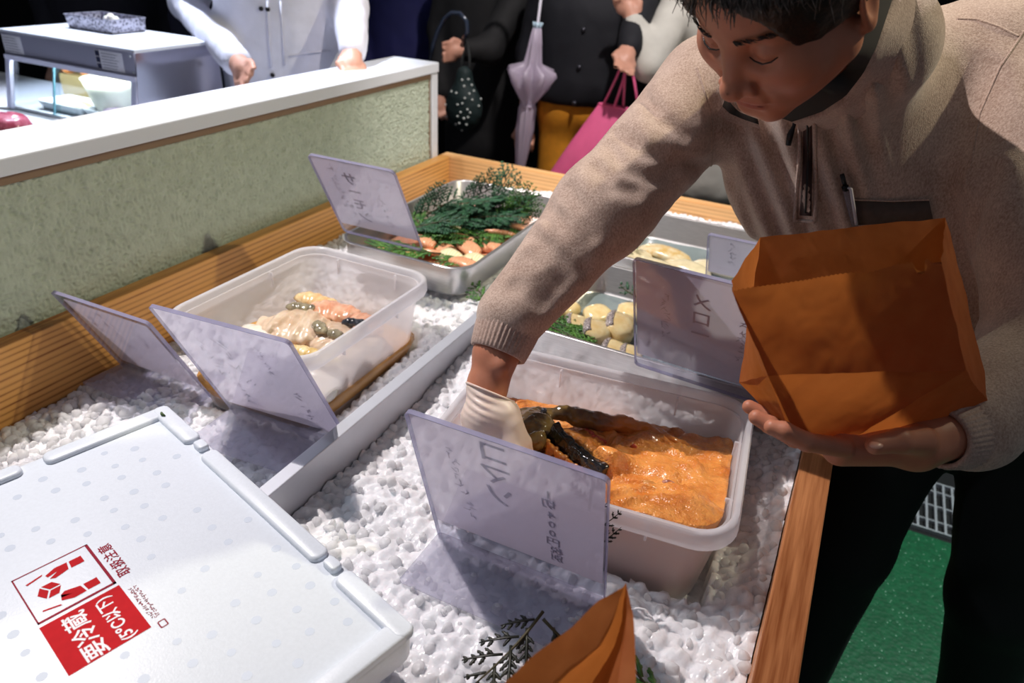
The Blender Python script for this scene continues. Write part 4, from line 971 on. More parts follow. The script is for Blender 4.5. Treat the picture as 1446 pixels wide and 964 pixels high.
# left hand cradling the bag from below: wrist, palm, finger joints
HW = WRL
palm0, palm1 = P(1292, 628, .775), P(1185, 634, .762)
fingers_L = [  # index (nearest the camera) ... little finger
    [P(1190, 632, .742), P(1140, 624, .728), P(1108, 608, .728), P(1090, 603, .732)],
    [P(1182, 628, .765), P(1122, 618, .756), P(1088, 600, .760), P(1068, 589, .764)],
    [P(1180, 622, .790), P(1116, 610, .788), P(1082, 588, .792), P(1058, 574, .797)],
    [P(1184, 618, .812), P(1128, 606, .815), P(1100, 592, .82), P(1082, 580, .825)]]
fr_L = [(.0108, .0098, .0092, .0080), (.0112, .0100, .0094, .0082), (.0106, .0096, .0090, .0078), (.0095, .0086, .0080, .0070)]
thumb_L = [P(1300, 622, .748), P(1270, 622, .728), P(1236, 628, .722)]
def hand_L(p):
    d = sd_rc(p, HW, palm0, .026, .028)
    d = smin(d, sd_rc(p, P(1300, 630, .765), P(1188, 632, .755), .019, .0155), .014)
    d = smin(d, sd_rc(p, P(1300, 626, .80), P(1186, 622, .80), .018, .0150), .016)
    d = smin(d, sd_rc(p, palm0, palm1, .018, .0145), .016)
    for j, r in zip(fingers_L, fr_L):
        f = sd_rc(p, j[0], j[1], r[0], r[1])
        f = smin(f, sd_rc(p, j[1], j[2], r[1], r[2]), .003); f = smin(f, sd_rc(p, j[2], j[3], r[2], r[3]), .003)
        d = smin(d, f, .0045)
    t = smin(sd_rc(p, thumb_L[0], thumb_L[1], .016, .0125), sd_rc(p, thumb_L[1], thumb_L[2], .0125, .0098), .004)
    return smin(d, t, .008)
# right wrist and hand (gloved) reaching into the miso tub
gw = [P(700, 500, .962), P(690, 545, .957), P(693, 585, .950), P(702, 630, .945)]
def wrist_R(p):
    d = sd_rc(p, P(735, 440, .975), gw[0], .036, .030)
    d = smin(d, sd_rc(p, gw[0], gw[1], .0285, .0265), .01)
    d = smin(d, sd_rc(p, gw[1] + np.array([-.006, 0, 0]), gw[2] + np.array([-.004, 0, 0]), .022, .022), .012)
    d = smin(d, np.linalg.norm(p - P(707, 517, .935), axis=1) - .010, .012)
    return d
finR = []
k0 = gw[3]
for k in range(4):
    a = P(672 + 19 * k, 632 + 5 * k, .945 - .008 * k); b = a + np.array([.010 + .004 * k, .018, -.030]); c = b + np.array([.006, .022, -.014]); finR.append([a, b, c])
thR = [P(722, 600, .94), P(738, 625, .945), P(745, 645, .952)]
def glove_f(p):
    w = P(690, 548, .957)
    d = sd_rc(p, w, gw[2], .0300, .0315)
    d = smin(d, sd_rc(p, P(672, 590, .952), P(676, 632, .946), .020, .016), .014)
    d = smin(d, sd_rc(p, P(712, 588, .945), P(722, 636, .936), .022, .017), .014)
    for j in finR:
        f = smin(sd_rc(p, j[0], j[1], .0125, .0108), sd_rc(p, j[1], j[2], .0108, .0088), .003); d = smin(d, f, .006)
    t = smin(sd_rc(p, thR[0], thR[1], .0150, .0120), sd_rc(p, thR[1], thR[2], .0120, .0095), .003); d = smin(d, t, .008)
    n = nrm(P(690, 560, .957) - P(698, 500, .962)); tilt = nrm(n + .28 * nrm(P(660, 540, .957) - P(720, 540, .957)))
    cut = (p - P(688, 552, .957)) @ -tilt
    d = smax(d, cut, .002)
    q = (p - P(660, 565, .94)); fold = .0016 * np.sin((q @ nrm([.1, .3, 1.0])) * 700 + 6 * (q @ nrm([1, 0, .2]) * 60) * .1) * np.exp(-(((p - P(678, 566, .93)) / .022) ** 2).sum(1))
    return d + fold
def body_core(p):
    d = sd_rc(p, PEL, CHEST, .10, .10); d = smin(d, sd_rc(p, CHEST, C7, .08, .055), .05)
    d = smin(d, sd_rc(p, SHR, SHL, .05, .05), .05); d = smin(d, sd_rc(p, SHR, ELR, .045, .040), .02); d = smin(d, sd_rc(p, ELR, P(735, 440, .975), .040, .032), .02)
    d = smin(d, sd_rc(p, SHL, ELL, .045, .040), .02); d = smin(d, sd_rc(p, ELL, HW, .040, .026), .02)
    for hx, kx, fx in (((.19, 1.2, .88), (.178, 1.19, .48), (.178, 1.22, .08)), ((.34, 1.2, .88), (.43, 1.2, .47), (.52, 1.24, .08))):
        d = smin(d, sd_rc(p, hx, kx, .07, .05), .03); d = smin(d, sd_rc(p, kx, fx, .05, .035), .02)
    return d
def head_neck(p):
    n0 = head_world(np.array([0, .030, -.098]), FR)
    return smin(head_sdf(p, FR), sd_rc(p, n0, C7 + [-.01, .02, -.02], .046, .056), .02)
parts_ = []
hc = head_world(np.array([0, 0, -.07]), FR)
parts_.append(sdf_mesh(head_neck, hc - [.17, .17, .19], hc + [.20, .26, .17], .0022))
hl = np.array([j for f in fingers_L for j in f] + thumb_L + [HW, palm0]); parts_.append(sdf_mesh(hand_L, hl.min(0) - .035, hl.max(0) + .035, .0019))
wl = np.array(gw[:3] + [P(735, 440, .975)]); parts_.append(sdf_mesh(wrist_R, wl.min(0) - .05, wl.max(0) + .05, .0024))
parts_.append(sdf_mesh(body_core, (-.42, .7, .02), (.62, 1.42, 1.46), .014))
Vb, Fb, nb_ = [], [], 0
for V, F in parts_: Vb.append(V); Fb.append(F + nb_); nb_ += len(V)
Vb = np.concatenate(Vb); Fb = np.concatenate(Fb)
body = obj('body', Vb, Fb, M_skin, man); tint(body, Vb, FR)
# nails
tn = nrm(thumb_L[2] - thumb_L[1])
nl = thumb_L[2] - tn * .001 + nrm(np.array([0, 0, CAMZ]) - thumb_L[2]) * .0085
V, F = sdf_mesh(lambda p: sd_el(p, nl, (.0075, .0055, .0030), np.stack([tn, nrm(np.cross([0, 0, 1], tn)), np.cross(tn, nrm(np.cross([0, 0, 1], tn)))], 1)), nl - .012, nl + .012, .001)
o_ = obj('thumbnail', V, F, mat('nail', sr(226, 170, 148), .3), body)
# hair
V, F = sdf_mesh(lambda p: hair_sdf(p, FR), hc - .17, hc + .19, .003)
M_hair = mat('black_hair', sr(26, 22, 21), .42, var=.5, scale=60, coords=(1, 1, 1), bump=.5, bscale=180, bdist=.003)
M_strand = mat('hair_strands', sr(34, 30, 29), .4, var=.5, scale=200, c2=sr(90, 84, 80))
hair = obj('hair', V, F, M_hair, man)
rh = random.Random(3); st_ = MB()
for k in range(520):
    # fringe and temple strands starting on the hair shell near the hair line
    th = rh.uniform(-1.5, 1.45); r0 = rh.uniform(0, 1)
    base = np.array([math.sin(th) * 84, -76 - 20 * r0 + 30 * abs(th) ** 2 * .55, -74 + math.cos(th) * (84 - 16 * r0)])
    ln = rh.uniform(12, 38) * (1 - .25 * abs(th)); sw = rh.uniform(-.55, .25)
    dr = nrm([sw + .35 * math.sin(th), 1.0, .35 * math.cos(th)])
    pts = [base + dr * ln * t + np.array([0, 0, -.0]) + np.array([math.sin(th) * 7, -1, math.cos(th) * 7]) * math.sin(2.6 * t) + np.array([6 * math.sin(5 * t + k) * .4, 0, 0]) for t in np.linspace(0, 1, 5)]
    st_.tube(head_world(np.array(pts) * mm, FR), np.array([.8, .75, .6, .45, .2]) * mm, 4)
for k in range(420):
    # longer tufts over the crown and his right temple
    th = rh.uniform(-2.6, 2.2); ph = rh.uniform(.05, 1.0)
    n_ = np.array([math.sin(th) * math.cos(ph), -math.sin(ph), math.cos(th) * math.cos(ph)]); base = np.array([0, -36, -86]) + n_ * np.array([88, 103, 105])
    dr = nrm([.5 * math.sin(th) + rh.uniform(-.4, .4), .8, .5 * math.cos(th) + rh.uniform(-.3, .3)]); dr = nrm(dr - n_ * (dr @ n_) * .85); ln = rh.uniform(20, 42)
    pts = [base + dr * ln * t + n_ * (3 + 4 * math.sin(3 * t + k)) for t in np.linspace(0, 1, 4)]
    if pts[-1][2] > -20 and pts[-1][1] > -48: continue
    st_.tube(head_world(np.array(pts) * mm, FR), np.array([.9, .8, .6, .25]) * mm, 4)
st_.obj('strands', M_strand, hair, kind='stuff')
# eyebrows and lashes
for sg, nm in ((1, 'eyebrow'), (-1, 'eyebrow')):
    m_ = MB()
    for k in range(80):
        t = rh.random(); cx = 12 + 36 * t; cy = -17 - 5 * math.sin(t * 2.2) + rh.uniform(-2.2, 2.2); cz = 9 - 15 * t * t - 2 * t
        a = np.array([sg * cx, cy, cz + 2.6]); b_ = a + np.array([sg * rh.uniform(4, 8), rh.uniform(-2.0, 1.0), .8 - 2.5 * t])
        m_.tube(head_world(np.array([a, (a + b_) / 2 + [0, 0, .8], b_]) * mm, FR), np.array([.38, .38, .12]) * mm, 4)
    m_.obj(nm, M_hair, man, kind='stuff')
    m_ = MB()
    lp = [np.array([sg * x_, y_, z_]) for x_, y_, z_ in ((17.5, 9.5, 2.6), (24, 11.5, 4.0), (33, 12.6, 4.0), (41, 10.5, 1.0), (47, 6.5, -4.5))]
    m_.tube(head_world(np.array(lp) * mm, FR), np.array([.5, .8, 1.0, .9, .5]) * mm, 5)
    m_.obj('eyelashes', M_hair, man, kind=None)
# glove
lo = np.minimum(gw[1], thR[2]) - .09; hi = np.maximum(gw[1], thR[2]) + .09
V, F = sdf_mesh(glove_f, lo, hi, .0022)
M_glove = food('latex_glove', sr(232, 212, 200), sr(222, 196, 182), .38, 30, .15, .1, 60, .001, 2, .0)
glv = obj('glove', V, F, M_glove, man, label='off-white latex glove')
tl_ = nrm(nrm(P(690, 560, .957) - P(698, 500, .962)) + .28 * nrm(P(660, 540, .957) - P(720, 540, .957)))
ex = nrm(np.cross(tl_, [0, 0, 1])); ey = np.cross(tl_, ex); cc = P(688, 552, .957)
ring_ = []
for t in np.linspace(0, 2 * math.pi, 40, endpoint=False):
    dirn = ex * math.cos(t) + ey * math.sin(t); r_ = .02
    for _ in range(12):
        pp = cc + dirn * r_ + tl_ * .001; r_ -= float(np.minimum(sd_rc(pp[None], P(690, 548, .957), gw[2], .0300, .0315), np.minimum(sd_rc(pp[None], P(672, 590, .952), P(676, 632, .946), .020, .016), sd_rc(pp[None], P(712, 588, .945), P(722, 636, .936), .022, .017)))[0]) * .8
    ring_.append(cc + dirn * (r_ + .0006))
V, F = tube(ring_ + [ring_[0], ring_[1]], .0017, 6); obj('rolled_cuff', V, F, M_glove, glv)

# ------------------------------------------------------------------ pullover
CU0 = P(722, 447, .972)                                                                # where the right cuff starts
CUL0 = P(1372, 604, .815)
up_sp = nrm(C7 - PEL); shd = nrm(SHL - SHR); fwd = nrm(np.cross(shd, up_sp)); fwd = fwd if fwd[1] < 0 else -fwd
RT = np.stack([shd, nrm(np.cross(fwd, shd)), fwd], 1)
def fold_noise(p, a, b, along, amp, seed):
    ax = nrm(np.asarray(b) - np.asarray(a)); e1 = nrm(np.cross(ax, [0, 0, 1])); e2 = np.cross(ax, e1); r = p - a
    s = r @ ax; u = r @ e1; v = r @ e2
    q = np.stack([s * along + 1.6 * noise3(np.stack([u * 9, v * 9, s * 9 + seed], 1)) + v * 10, u * 7 + seed, v * 7], 1)
    n = noise3(q) + .35 * noise3(q * 1.9 + 4); return amp * n
SIDE = nrm(P(905, 325, 1.02) - P(800, 250, 1.02) + nrm(-ray(850, 290)) * .03)
CREASE = []
def sweater(p):
    d = sweater0(p)
    for pts, r in CREASE:
        c = np.full(len(p), 9.0)
        for a, b in zip(pts[:-1], pts[1:]): c = np.minimum(c, sd_rc(p, a, b, r, r))
        near = c < .08
        d = np.where(near, smax(d, -c, .022), d)
    return d
def sweater0(p):
    d = sd_el(p, CHEST, (.178, .185, .118), RT)
    d = smin(d, sd_el(p, CHEST + up_sp * .09 + fwd * -.02, (.150, .085, .095), RT), .06)
    d = smin(d, sd_rc(p, CHEST - up_sp * .05, PEL + [-.0, 0, .0], .128, .135), .07)
    d = smin(d, sd_rc(p, SHR, SHL, .068, .072), .06)
    d = smin(d, sd_rc(p, C7, CHEST + up_sp * .08, .075, .10), .05)
    arm = sd_rc(p, SHR, ELR, .080, .066); arm = smin(arm, sd_rc(p, ELR, CU0, .066, .0475), .03)
    ma = np.clip(((p - SHR) @ nrm(CU0 - SHR)) / .40, 0, 1); bulge = np.exp(-(((p - CU0) ** 2).sum(1)) / .028 ** 2) * .006
    sidem = np.clip(.5 + ((p - ELR) @ SIDE) / .10, .12, 1)
    arm = arm + fold_noise(p, SHR, CU0, 12, .0095, 2.0) * sidem * np.clip(ma * 3, .15, 1) * np.clip((1.02 - ma) * 6, 0, 1) - bulge
    d = smin(d, arm, .035)
    armL = sd_rc(p, SHL, ELL, .084, .072); armL = smin(armL, sd_rc(p, ELL, CUL0, .072, .052), .03)
    armL = armL + fold_noise(p, SHL, ELL, 10, .010, 6.0)
    d = smin(d, armL, .03)
    # long soft folds down the chest
    r = p - CHEST; s = r @ RT[:, 0]; t = r @ RT[:, 1]; f = r @ RT[:, 2]
    front = np.clip(f / .06, 0, 1)
    d = d - front * .0075 * np.clip((.04 - s) / .06, 0, 1) * np.clip((s + .165) / .03, 0, 1) * np.sin((s + .35 * t) * 165) - front * .004 * noise3(np.stack([s * 24, t * 7, f * 0 + 2], 1))
    # neck opening
    nk = sd_rc(p, C7 + [-.005, .0, -.02], head_world(np.array([0, .075, -.075]), FR), .045, .045)
    return smax(d, -nk, .012)
def trace0(px, py):
    r = ray(px, py); t = .75
    for _ in range(150):
        v = float(sweater0((np.array([0, 0, CAMZ]) + r * t)[None])[0])
        if v < .0008: break
        t += max(v, .001) * .7
    return np.array([0, 0, CAMZ]) + r * (t - .002)
for pts, r in (([(872, 182), (905, 210), (945, 228), (1000, 236)], .0045), ([(858, 200), (880, 236), (918, 252), (950, 246)], .0045), ([(842, 232), (866, 262), (900, 268)], .0045),
               ([(772, 292), (796, 322), (816, 350)], .0045), ([(748, 330), (782, 352), (812, 378)], .0045), ([(800, 262), (822, 300), (838, 330)], .0045), ([(730, 372), (752, 384), (778, 412)], .0045), ([(724, 402), (745, 412), (764, 430)], .0045),
               ([(786, 306), (806, 336), (822, 362), (830, 380)], .0045), ([(762, 346), (790, 366), (800, 392)], .0045), ([(742, 356), (770, 374), (792, 402)], .0045), ([(738, 392), (756, 402), (774, 424)], .0045), ([(905, 130), (930, 165), (968, 190)], .0035), ([(1008, 150), (1012, 200), (1030, 262)], .0045), ([(1036, 170), (1050, 230), (1072, 300)], .0045), ([(1398, 240), (1376, 300), (1368, 350)], .0045)):
    CREASE.append(([trace0(*q) for q in pts], r))
V, F = sdf_mesh(sweater, (-.47, .66, .86), (.50, 1.46, 1.50), .0042, 2.2)
def knit(name, c, c2):
    m, nt, b, _ = _new(name); _set(b, rough=.85, spec=.15, sheen=.35); vec = _coords(nt)
    n1 = _noise(nt, vec, 22, 4, .65); n2 = _noise(nt, _coords(nt, (1, 1, .6)), 430, 3, .6); n3 = _noise(nt, vec, 900, 2)
    mx = nt.nodes.new('ShaderNodeMath'); mx.operation = 'MULTIPLY_ADD'; mx.inputs[1].default_value = .65; nt.links.new(n2, mx.inputs[0])
    m2 = nt.nodes.new('ShaderNodeMath'); m2.operation = 'MULTIPLY'; m2.inputs[1].default_value = .35; nt.links.new(n1, m2.inputs[0]); nt.links.new(m2.outputs[0], mx.inputs[2])
    nt.links.new(_ramp(nt, mx.outputs[0], [(.32, c2), (.64, c)]), b.inputs['Base Color'])
    ad = nt.nodes.new('ShaderNodeMath'); ad.operation = 'ADD'; nt.links.new(n2, ad.inputs[0]); nt.links.new(n3, ad.inputs[1])
    _bump(nt, b, ad.outputs[0], .4, .0018); return m
M_knit = knit('heathered_beige_knit', sr(212, 188, 172), sr(156, 128, 112))
M_rib = knit('beige_rib_knit', sr(204, 178, 164), sr(158, 130, 116))
M_trimk = mat('dark_lining', sr(34, 30, 30), .8)
sw = obj('pullover', V, F, M_knit, man, label='beige heathered knit pullover')
def cuff(a, b, r0, r1, n=150, ribs=42):
    ax = nrm(b - a); e1 = nrm(np.cross(ax, [0, 0, 1])); e2 = np.cross(ax, e1); rings = []
    for t, dr in ((0, -.004), (.02, .0), (.15, .0006), (.5, .001), (.85, .0006), (.97, .0), (1.0, -.0018), (.985, -.0052), (.6, -.0060)):
        th = np.linspace(0, 2 * math.pi, n, endpoint=False); rr = (r0 + (r1 - r0) * t) + dr + (.0011 * np.cos(th * ribs) if 0 <= dr else 0)
        rings.append(a + ax * np.linalg.norm(b - a) * t + (np.cos(th) * rr)[:, None] * e1 + (np.sin(th) * rr)[:, None] * e2)
    V, F = loft(rings, False, False); return obj('cuff', V, F, M_rib, sw, label='ribbed cuff')
cuff(P(722, 449, .972), P(702, 500, .962), .0445, .0375)
cuff(P(1370, 604, .812), P(1326, 618, .782), .046, .034)
# collar: stand collar folding open, dark lining inside
def hit(ob, px, py):
    mwi = ob.matrix_world.inverted(); r_ = ray(px, py); o_ = mwi @ Vector((0, 0, CAMZ)); d_ = (mwi.to_3x3() @ Vector(r_)).normalized()
    ok, loc, nr, _ = ob.ray_cast(o_, d_)
    return float(np.linalg.norm(np.array(ob.matrix_world @ loc) - [0, 0, CAMZ]) / np.linalg.norm(r_)) if ok else 9.0
bpy.context.view_layer.update()
# find the front surface of the pullover along a view ray
def on_sweater(px, py, lift=.0012, d0=.70, d1=1.25):
    t = hit(sw, px, py)
    if t > 5: return None
    return np.array([0, 0, CAMZ]) + ray(px, py) * (t - lift)
def on_sweater_sdf(px, py, lift=.0012, d0=.70, d1=1.25):
    r = ray(px, py); r0 = np.array([0, 0, CAMZ]); t = d0
    for _ in range(260):
        v = float(sweater((r0 + r * t)[None])[0])
        if v < .0004: break
        t += max(v, .0006) * .75
        if t > d1: return None
    return r0 + r * t - nrm(r) * lift
def draped(pts, n, lift=.0012):
    pts = np.array(pts, float); t = np.linspace(0, 1, len(pts)); tt = np.linspace(0, 1, n)
    q_ = [on_sweater(np.interp(a, t, pts[:, 0]), np.interp(a, t, pts[:, 1]), lift) for a in tt]; q_ = [v for v in q_ if v is not None]
    return np.array(q_)
def ribbon(pa, pb, name, m, parent, n=16, lift=.002, label=None):
    V, F = loft([draped(pa, n, .0002), draped(pa, n, lift), draped(pb, n, lift), draped(pb, n, .0002)], False, False, closed=False)
    return obj(name, V, F, m, parent, label=label)
bpy.context.view_layer.update()
def rim_row(pts, lift, n=30, use_body=True):
    pts = np.array(pts, float); t = np.linspace(0, 1, len(pts)); tt = np.linspace(0, 1, n); d = []
    for a in tt:
        x_, y_ = np.interp(a, t, pts[:, 0]), np.interp(a, t, pts[:, 1]); d.append([x_, y_, min(hit(body, x_, y_) if use_body else 9.0, hit(sw, x_, y_))])
    d = np.array(d); dd = d[:, 2].copy(); dd[dd > 5] = np.median(dd)
    for _ in range(6): dd[1:-1] = np.minimum(dd[1:-1], (dd[:-2] + dd[1:-1] * 2 + dd[2:]) / 4 + .004)
    for _ in range(3): dd[1:-1] = (dd[:-2] + dd[1:-1] * 2 + dd[2:]) / 4
    return np.array([P(x_, y_, q_ - lift) for (x_, y_, _), q_ in zip(d, dd)])
def band(rows_, name, m, label=None):
    V, F = loft(rows_, False, False, closed=False); return obj(name, V, F, m, sw, label=label)
jaw_ = [(1238, -12), (1228, 28), (1216, 66), (1194, 98), (1162, 124), (1124, 146), (1090, 162)]
rimi = [(1264, -12), (1252, 24), (1238, 66), (1219, 104), (1194, 136), (1160, 158), (1118, 172)]
rimo = [(1278, -12), (1267, 26), (1253, 70), (1234, 110), (1207, 145), (1168, 166), (1126, 176)]
foot_ = [(1306, -12), (1294, 34), (1276, 82), (1252, 126), (1220, 162), (1176, 182), (1128, 188)]
r_j, r_i, r_o = rim_row(jaw_, -.006), rim_row(rimi, .016), rim_row(rimo, .016); r_f = rim_row(foot_, -.004, use_body=False)
band([r_i, (r_i + r_o) / 2 + nrm(-ray(1220, 90)) * .004, r_o, (r_o + r_f) / 2 + nrm(-ray(1220, 90)) * .001, r_f], 'collar', M_rib, 'stand-up knit collar')
band([r_j, (r_j + r_i) / 2 + nrm(-ray(1220, 90)) * .002, r_i], 'collar_lining', M_trimk, 'dark collar lining')
la_, lb_, lc_ = [(1026, 132), (1032, 146), (1044, 158), (1070, 168)], [(1020, 150), (1030, 160), (1048, 168), (1072, 176)], [(1012, 160), (1026, 172), (1048, 178), (1074, 184)]
q1, q2, q3 = rim_row(la_, .004, 14), rim_row(lb_, .010, 14), rim_row(lc_, -.002, 14, False)
band([q1, q2], 'collar_lining', M_trimk, 'dark collar lining'); band([q2, (q2 + q3) / 2 + nrm(-ray(1040, 165)) * .003, q3], 'collar', M_rib, 'stand-up knit collar')
M_zip = mat('brown_zip_tape', sr(66, 44, 40), .6); M_zipt = mat('zip_teeth', sr(30, 26, 26), .4)
M_dmetal = mat('dark_metal', sr(40, 38, 40), .3, metal=.8)
zp = ribbon([(1134, 168), (1134, 230), (1129, 304)], [(1146, 166), (1147, 230), (1146, 305)], 'zip', M_zip, sw, label='brown zip placket')
V, F = tube(draped([(1140, 168), (1141, 230), (1137, 300)], 26, .004), .0016, 5); obj('zip_teeth', V, F, M_zipt, zp)
for a in ([(1130, 172), (1128, 240), (1122, 311)], [(1150, 168), (1152, 235), (1151, 312)]):
    V, F = tube(draped(a, 22, .002), .0028, 6); obj('zip_welt', V, F, M_rib, zp)
V, F = tube(draped([(1121, 311), (1151, 313)], 8, .002), .0028, 6); obj('zip_welt', V, F, M_rib, zp)
V, F = tube([on_sweater(1124, 166, .006), on_sweater(1121, 178, .008), on_sweater(1116, 190, .007), on_sweater(1113, 205, .005)], [.003, .0024, .0042, .0035], 6, True, (1, .5)); obj('zip_pull', V, F, M_dmetal, zp, label='dark zip pull')
pk = ribbon([(1206, 283), (1260, 284), (1312, 283)], [(1208, 318), (1262, 316), (1318, 312)], 'chest_pocket', mat('dark_pocket', sr(92, 78, 70), .85, var=.2, scale=90), sw, lift=.003, label='dark chest pocket')
V, F = tube(draped([(1204, 282), (1260, 284), (1314, 282)], 18, .003), .0013, 5); obj('pocket_edge', V, F, M_rib, pk)
for a in ([(1352, 27), (1380, 28), (1410, 38), (1438, 52)], [(1446, 44), (1412, 96), (1384, 160), (1370, 240)], [(1366, 240), (1365, 262)], [(985, 95), (1005, 160), (1004, 236)]):
    V, F = tube(draped(a, 60, -.0008), .0020, 6); obj('seam', V, F, M_knit, sw, label='raised seam')
# pen in the pocket
penb, pent = on_sweater(1209, 325, .008), on_sweater(1189, 246, .012)
pd = nrm(pent - penb); pen = empty('pen', penb, 'clear ballpoint pen clipped to the dark chest pocket', 'pen')
M_pen = clear('pen_plastic', (.82, .8, .84)); M_penw = mat('pen_clip_clear', sr(214, 206, 212), .15, alpha=.75)
lp_ = np.linalg.norm(pent - penb)
V, F = tube([penb, penb + pd * lp_ * .72], .0042, 10); obj('barrel', V, F, plastic('pen_barrel', sr(160, 150, 160), .5, .1), pen)
V, F = tube([penb + pd * lp_ * .72, penb + pd * lp_ * .80], .0046, 10); obj('collar', V, F, M_dmetal, pen)
V, F = tube([penb + pd * lp_ * .80, pent], .0030, 8); obj('push_button', V, F, mat('black_plastic', sr(22, 22, 24), .4), pen)
sd_ = nrm(np.cross(pd, ray(1195, 290))); cf = nrm(-ray(1195, 290))
V, F = tube([penb + pd * lp_ * .74 + cf * .004 - sd_ * .004, penb + pd * lp_ * .72 + cf * .008 - sd_ * .006, penb + pd * lp_ * .4 + cf * .0085 - sd_ * .004, penb + pd * lp_ * .10 + cf * .007 - sd_ * .002], .0022, 6, True, (1, 1.3)); obj('clip', V, F, M_penw, pen)

# ------------------------------------------------------------------ trousers and shoes
def trousers(p):
    d = sd_rc(p, PEL + [-.02, 0, -.02], PEL + [.06, 0, -.02], .128, .135)
    for hx, kx, fx in (((.185, 1.20, .86), (.176, 1.19, .48), (.176, 1.22, .06)), ((.345, 1.20, .86), (.430, 1.20, .47), (.515, 1.24, .06))):
        d = smin(d, sd_rc(p, hx, kx, .092, .076), .05); d = smin(d, sd_rc(p, kx, fx, .076, .064), .03)
    d = d + .004 * noise3(p * np.array([16, 16, 9]))
    return smax(d, .04 - p[:, 2], .004)
V, F = sdf_mesh(trousers, (.02, 1.0, .02), (.66, 1.42, 1.02), .009); V[:, 0] = np.where(V[:, 2] < .82, np.maximum(V[:, 0], .0905), V[:, 0])
M_blackcloth = mat('black_cloth', sr(20, 20, 22), .85, var=.2, scale=40)
obj('trousers', V, F, M_blackcloth, man, label='black trousers')
for (x, y, rz) in ((.185, 1.20, -.2), (.520, 1.22, .25)):
    c_, s_ = math.cos(rz), math.sin(rz); R3 = np.array([[c_, -s_, 0], [s_, c_, 0], [0, 0, 1]])
    f = lambda p: smax(smin(sd_el(p, np.array([x, y, .045]) + R3 @ [0, -.09, 0], (.045, .095, .045), R3), sd_el(p, np.array([x, y, .055]), (.042, .06, .06), R3), .02), .008 - p[:, 2], .004)
    V, F = sdf_mesh(f, (x - .1, y - .24, 0.0), (x + .12, y + .1, .13), .006); V[:, 0] = np.maximum(V[:, 0], .092); obj('shoe', V, F, M_blackcloth, man, label='black shoe')

# ------------------------------------------------------------------ paper bags
def patch(a, b, c, d, n, m, bulge=None):
    """bilinear sheet a-b (bottom or top) to d-c"""
    u = np.linspace(0, 1, n)[:, None, None]; v = np.linspace(0, 1, m)[None, :, None]
    a, b, c, d = [np.asarray(q, float) for q in (a, b, c, d)]
    G = (1 - v) * ((1 - u) * a + u * b) + v * ((1 - u) * d + u * c)
    if bulge is not None: G = G + np.asarray(bulge, float) * (16 * u * (1 - u) * v * (1 - v))
    return G
def crumple(G, amp=.0028, f=26):
    s = G.shape; q = G.reshape(-1, 3)
    o = np.stack([noise3(q * f + 1.7), noise3(q * f + 9.2), noise3(q * f + 5.5)], 1) + .5 * np.stack([np.abs(noise3(q * f * 2.1 + 3)), np.abs(noise3(q * f * 2.1 + 8)), np.abs(noise3(q * f * 2 + 6))], 1)
    return (q + amp * o).reshape(s)
M_kraft = paperish('kraft_paper', sr(182, 112, 66), .52, .62, .0, 40, sr(158, 90, 50), .25)
for n_k in M_kraft.node_tree.nodes:
    if n_k.type == 'BSDF_TRANSLUCENT':
        for l_k in list(n_k.inputs[0].links): M_kraft.node_tree.links.remove(l_k)
        n_k.inputs[0].default_value = (*sr(196, 116, 52), 1)
def sheet(G, mb):
    n, m, _ = G.shape; id_ = np.arange(n * m).reshape(n, m)
    mb.add(G.reshape(-1, 3), np.stack([id_[:-1, :-1], id_[1:, :-1], id_[1:, 1:], id_[:-1, 1:]], -1).reshape(-1, 4))
FTL, FTR, FBL, FBR = P(1034, 412, .665), P(1328, 366, .665), P(1085, 530, .70), P(1362, 523, .70)
BTL, BTR, BBL, BBR = P(1073, 335, .815), P(1335, 307, .80), P(1044, 540, .84), P(1404, 580, .80)
K1, K2 = P(1119, 622, .752), P(1200, 622, .752); ML = P(1034, 396, .74)
bag = empty('paper_bag', (K1 + K2) / 2, 'open brown paper bag held on the man\'s left palm', 'bag')
def bag_part(name, G, label=None):
    mb = MB(); sheet(G, mb); return mb.obj(name, M_kraft, bag, label=label)
n_, m_ = 90, 34
G = crumple(patch(FBL, FBR, FTR, FTL, n_, m_, nrm(np.cross(FBR - FBL, FTL - FBL)) * -.006))
ed_ = nrm(FTL - FBL)
for i in range(n_):
    G[i, -1] += ed_ * (.0011 if i % 2 else -.0003)
    if 78 <= i <= 81: G[i, -1] -= ed_ * (.012 - .002 * abs(i - 80)); G[i, -2] -= ed_ * .009; G[i, -3] -= ed_ * .004
    if i > 84: G[i, -1] -= ed_ * .006
bag_part('front_panel', G, 'front panel with a torn zigzag edge')
bag_part('back_panel', crumple(patch(BBL, BBR, BTR, BTL, 60, 30)))
G = crumple(patch(FBR, BBR, BTR, FTR, 24, 40, shd * -.006)); bag_part('side_gusset', G, 'yellowish side gusset')
mid_b, mid_t = (FBL + BBL) / 2 + shd * .012, ML
bag_part('side_gusset', crumple(patch(FBL, mid_b, mid_t, FTL, 12, 34))); bag_part('side_gusset', crumple(patch(mid_b, BBL, BTL, mid_t, 12, 34)))
bag_part('bottom_flap', crumple(patch(K1, K2, FBR, FBL, 50, 26, nrm(ray(1200, 580)) * .012)), 'creased bottom panel')
bag_part('bottom_flap', crumple(patch(K2, K2 * .5 + BBR * .5, BBR, FBR, 30, 16)))
bag_part('bottom_flap', crumple(patch(K1, FBL, (FBL + BBL) / 2, BBL, 16, 14)))
bag_part('bottom_panel', crumple(patch(BBL, BBR, K2 * .6 + BBR * .4, K1, 30, 14)))
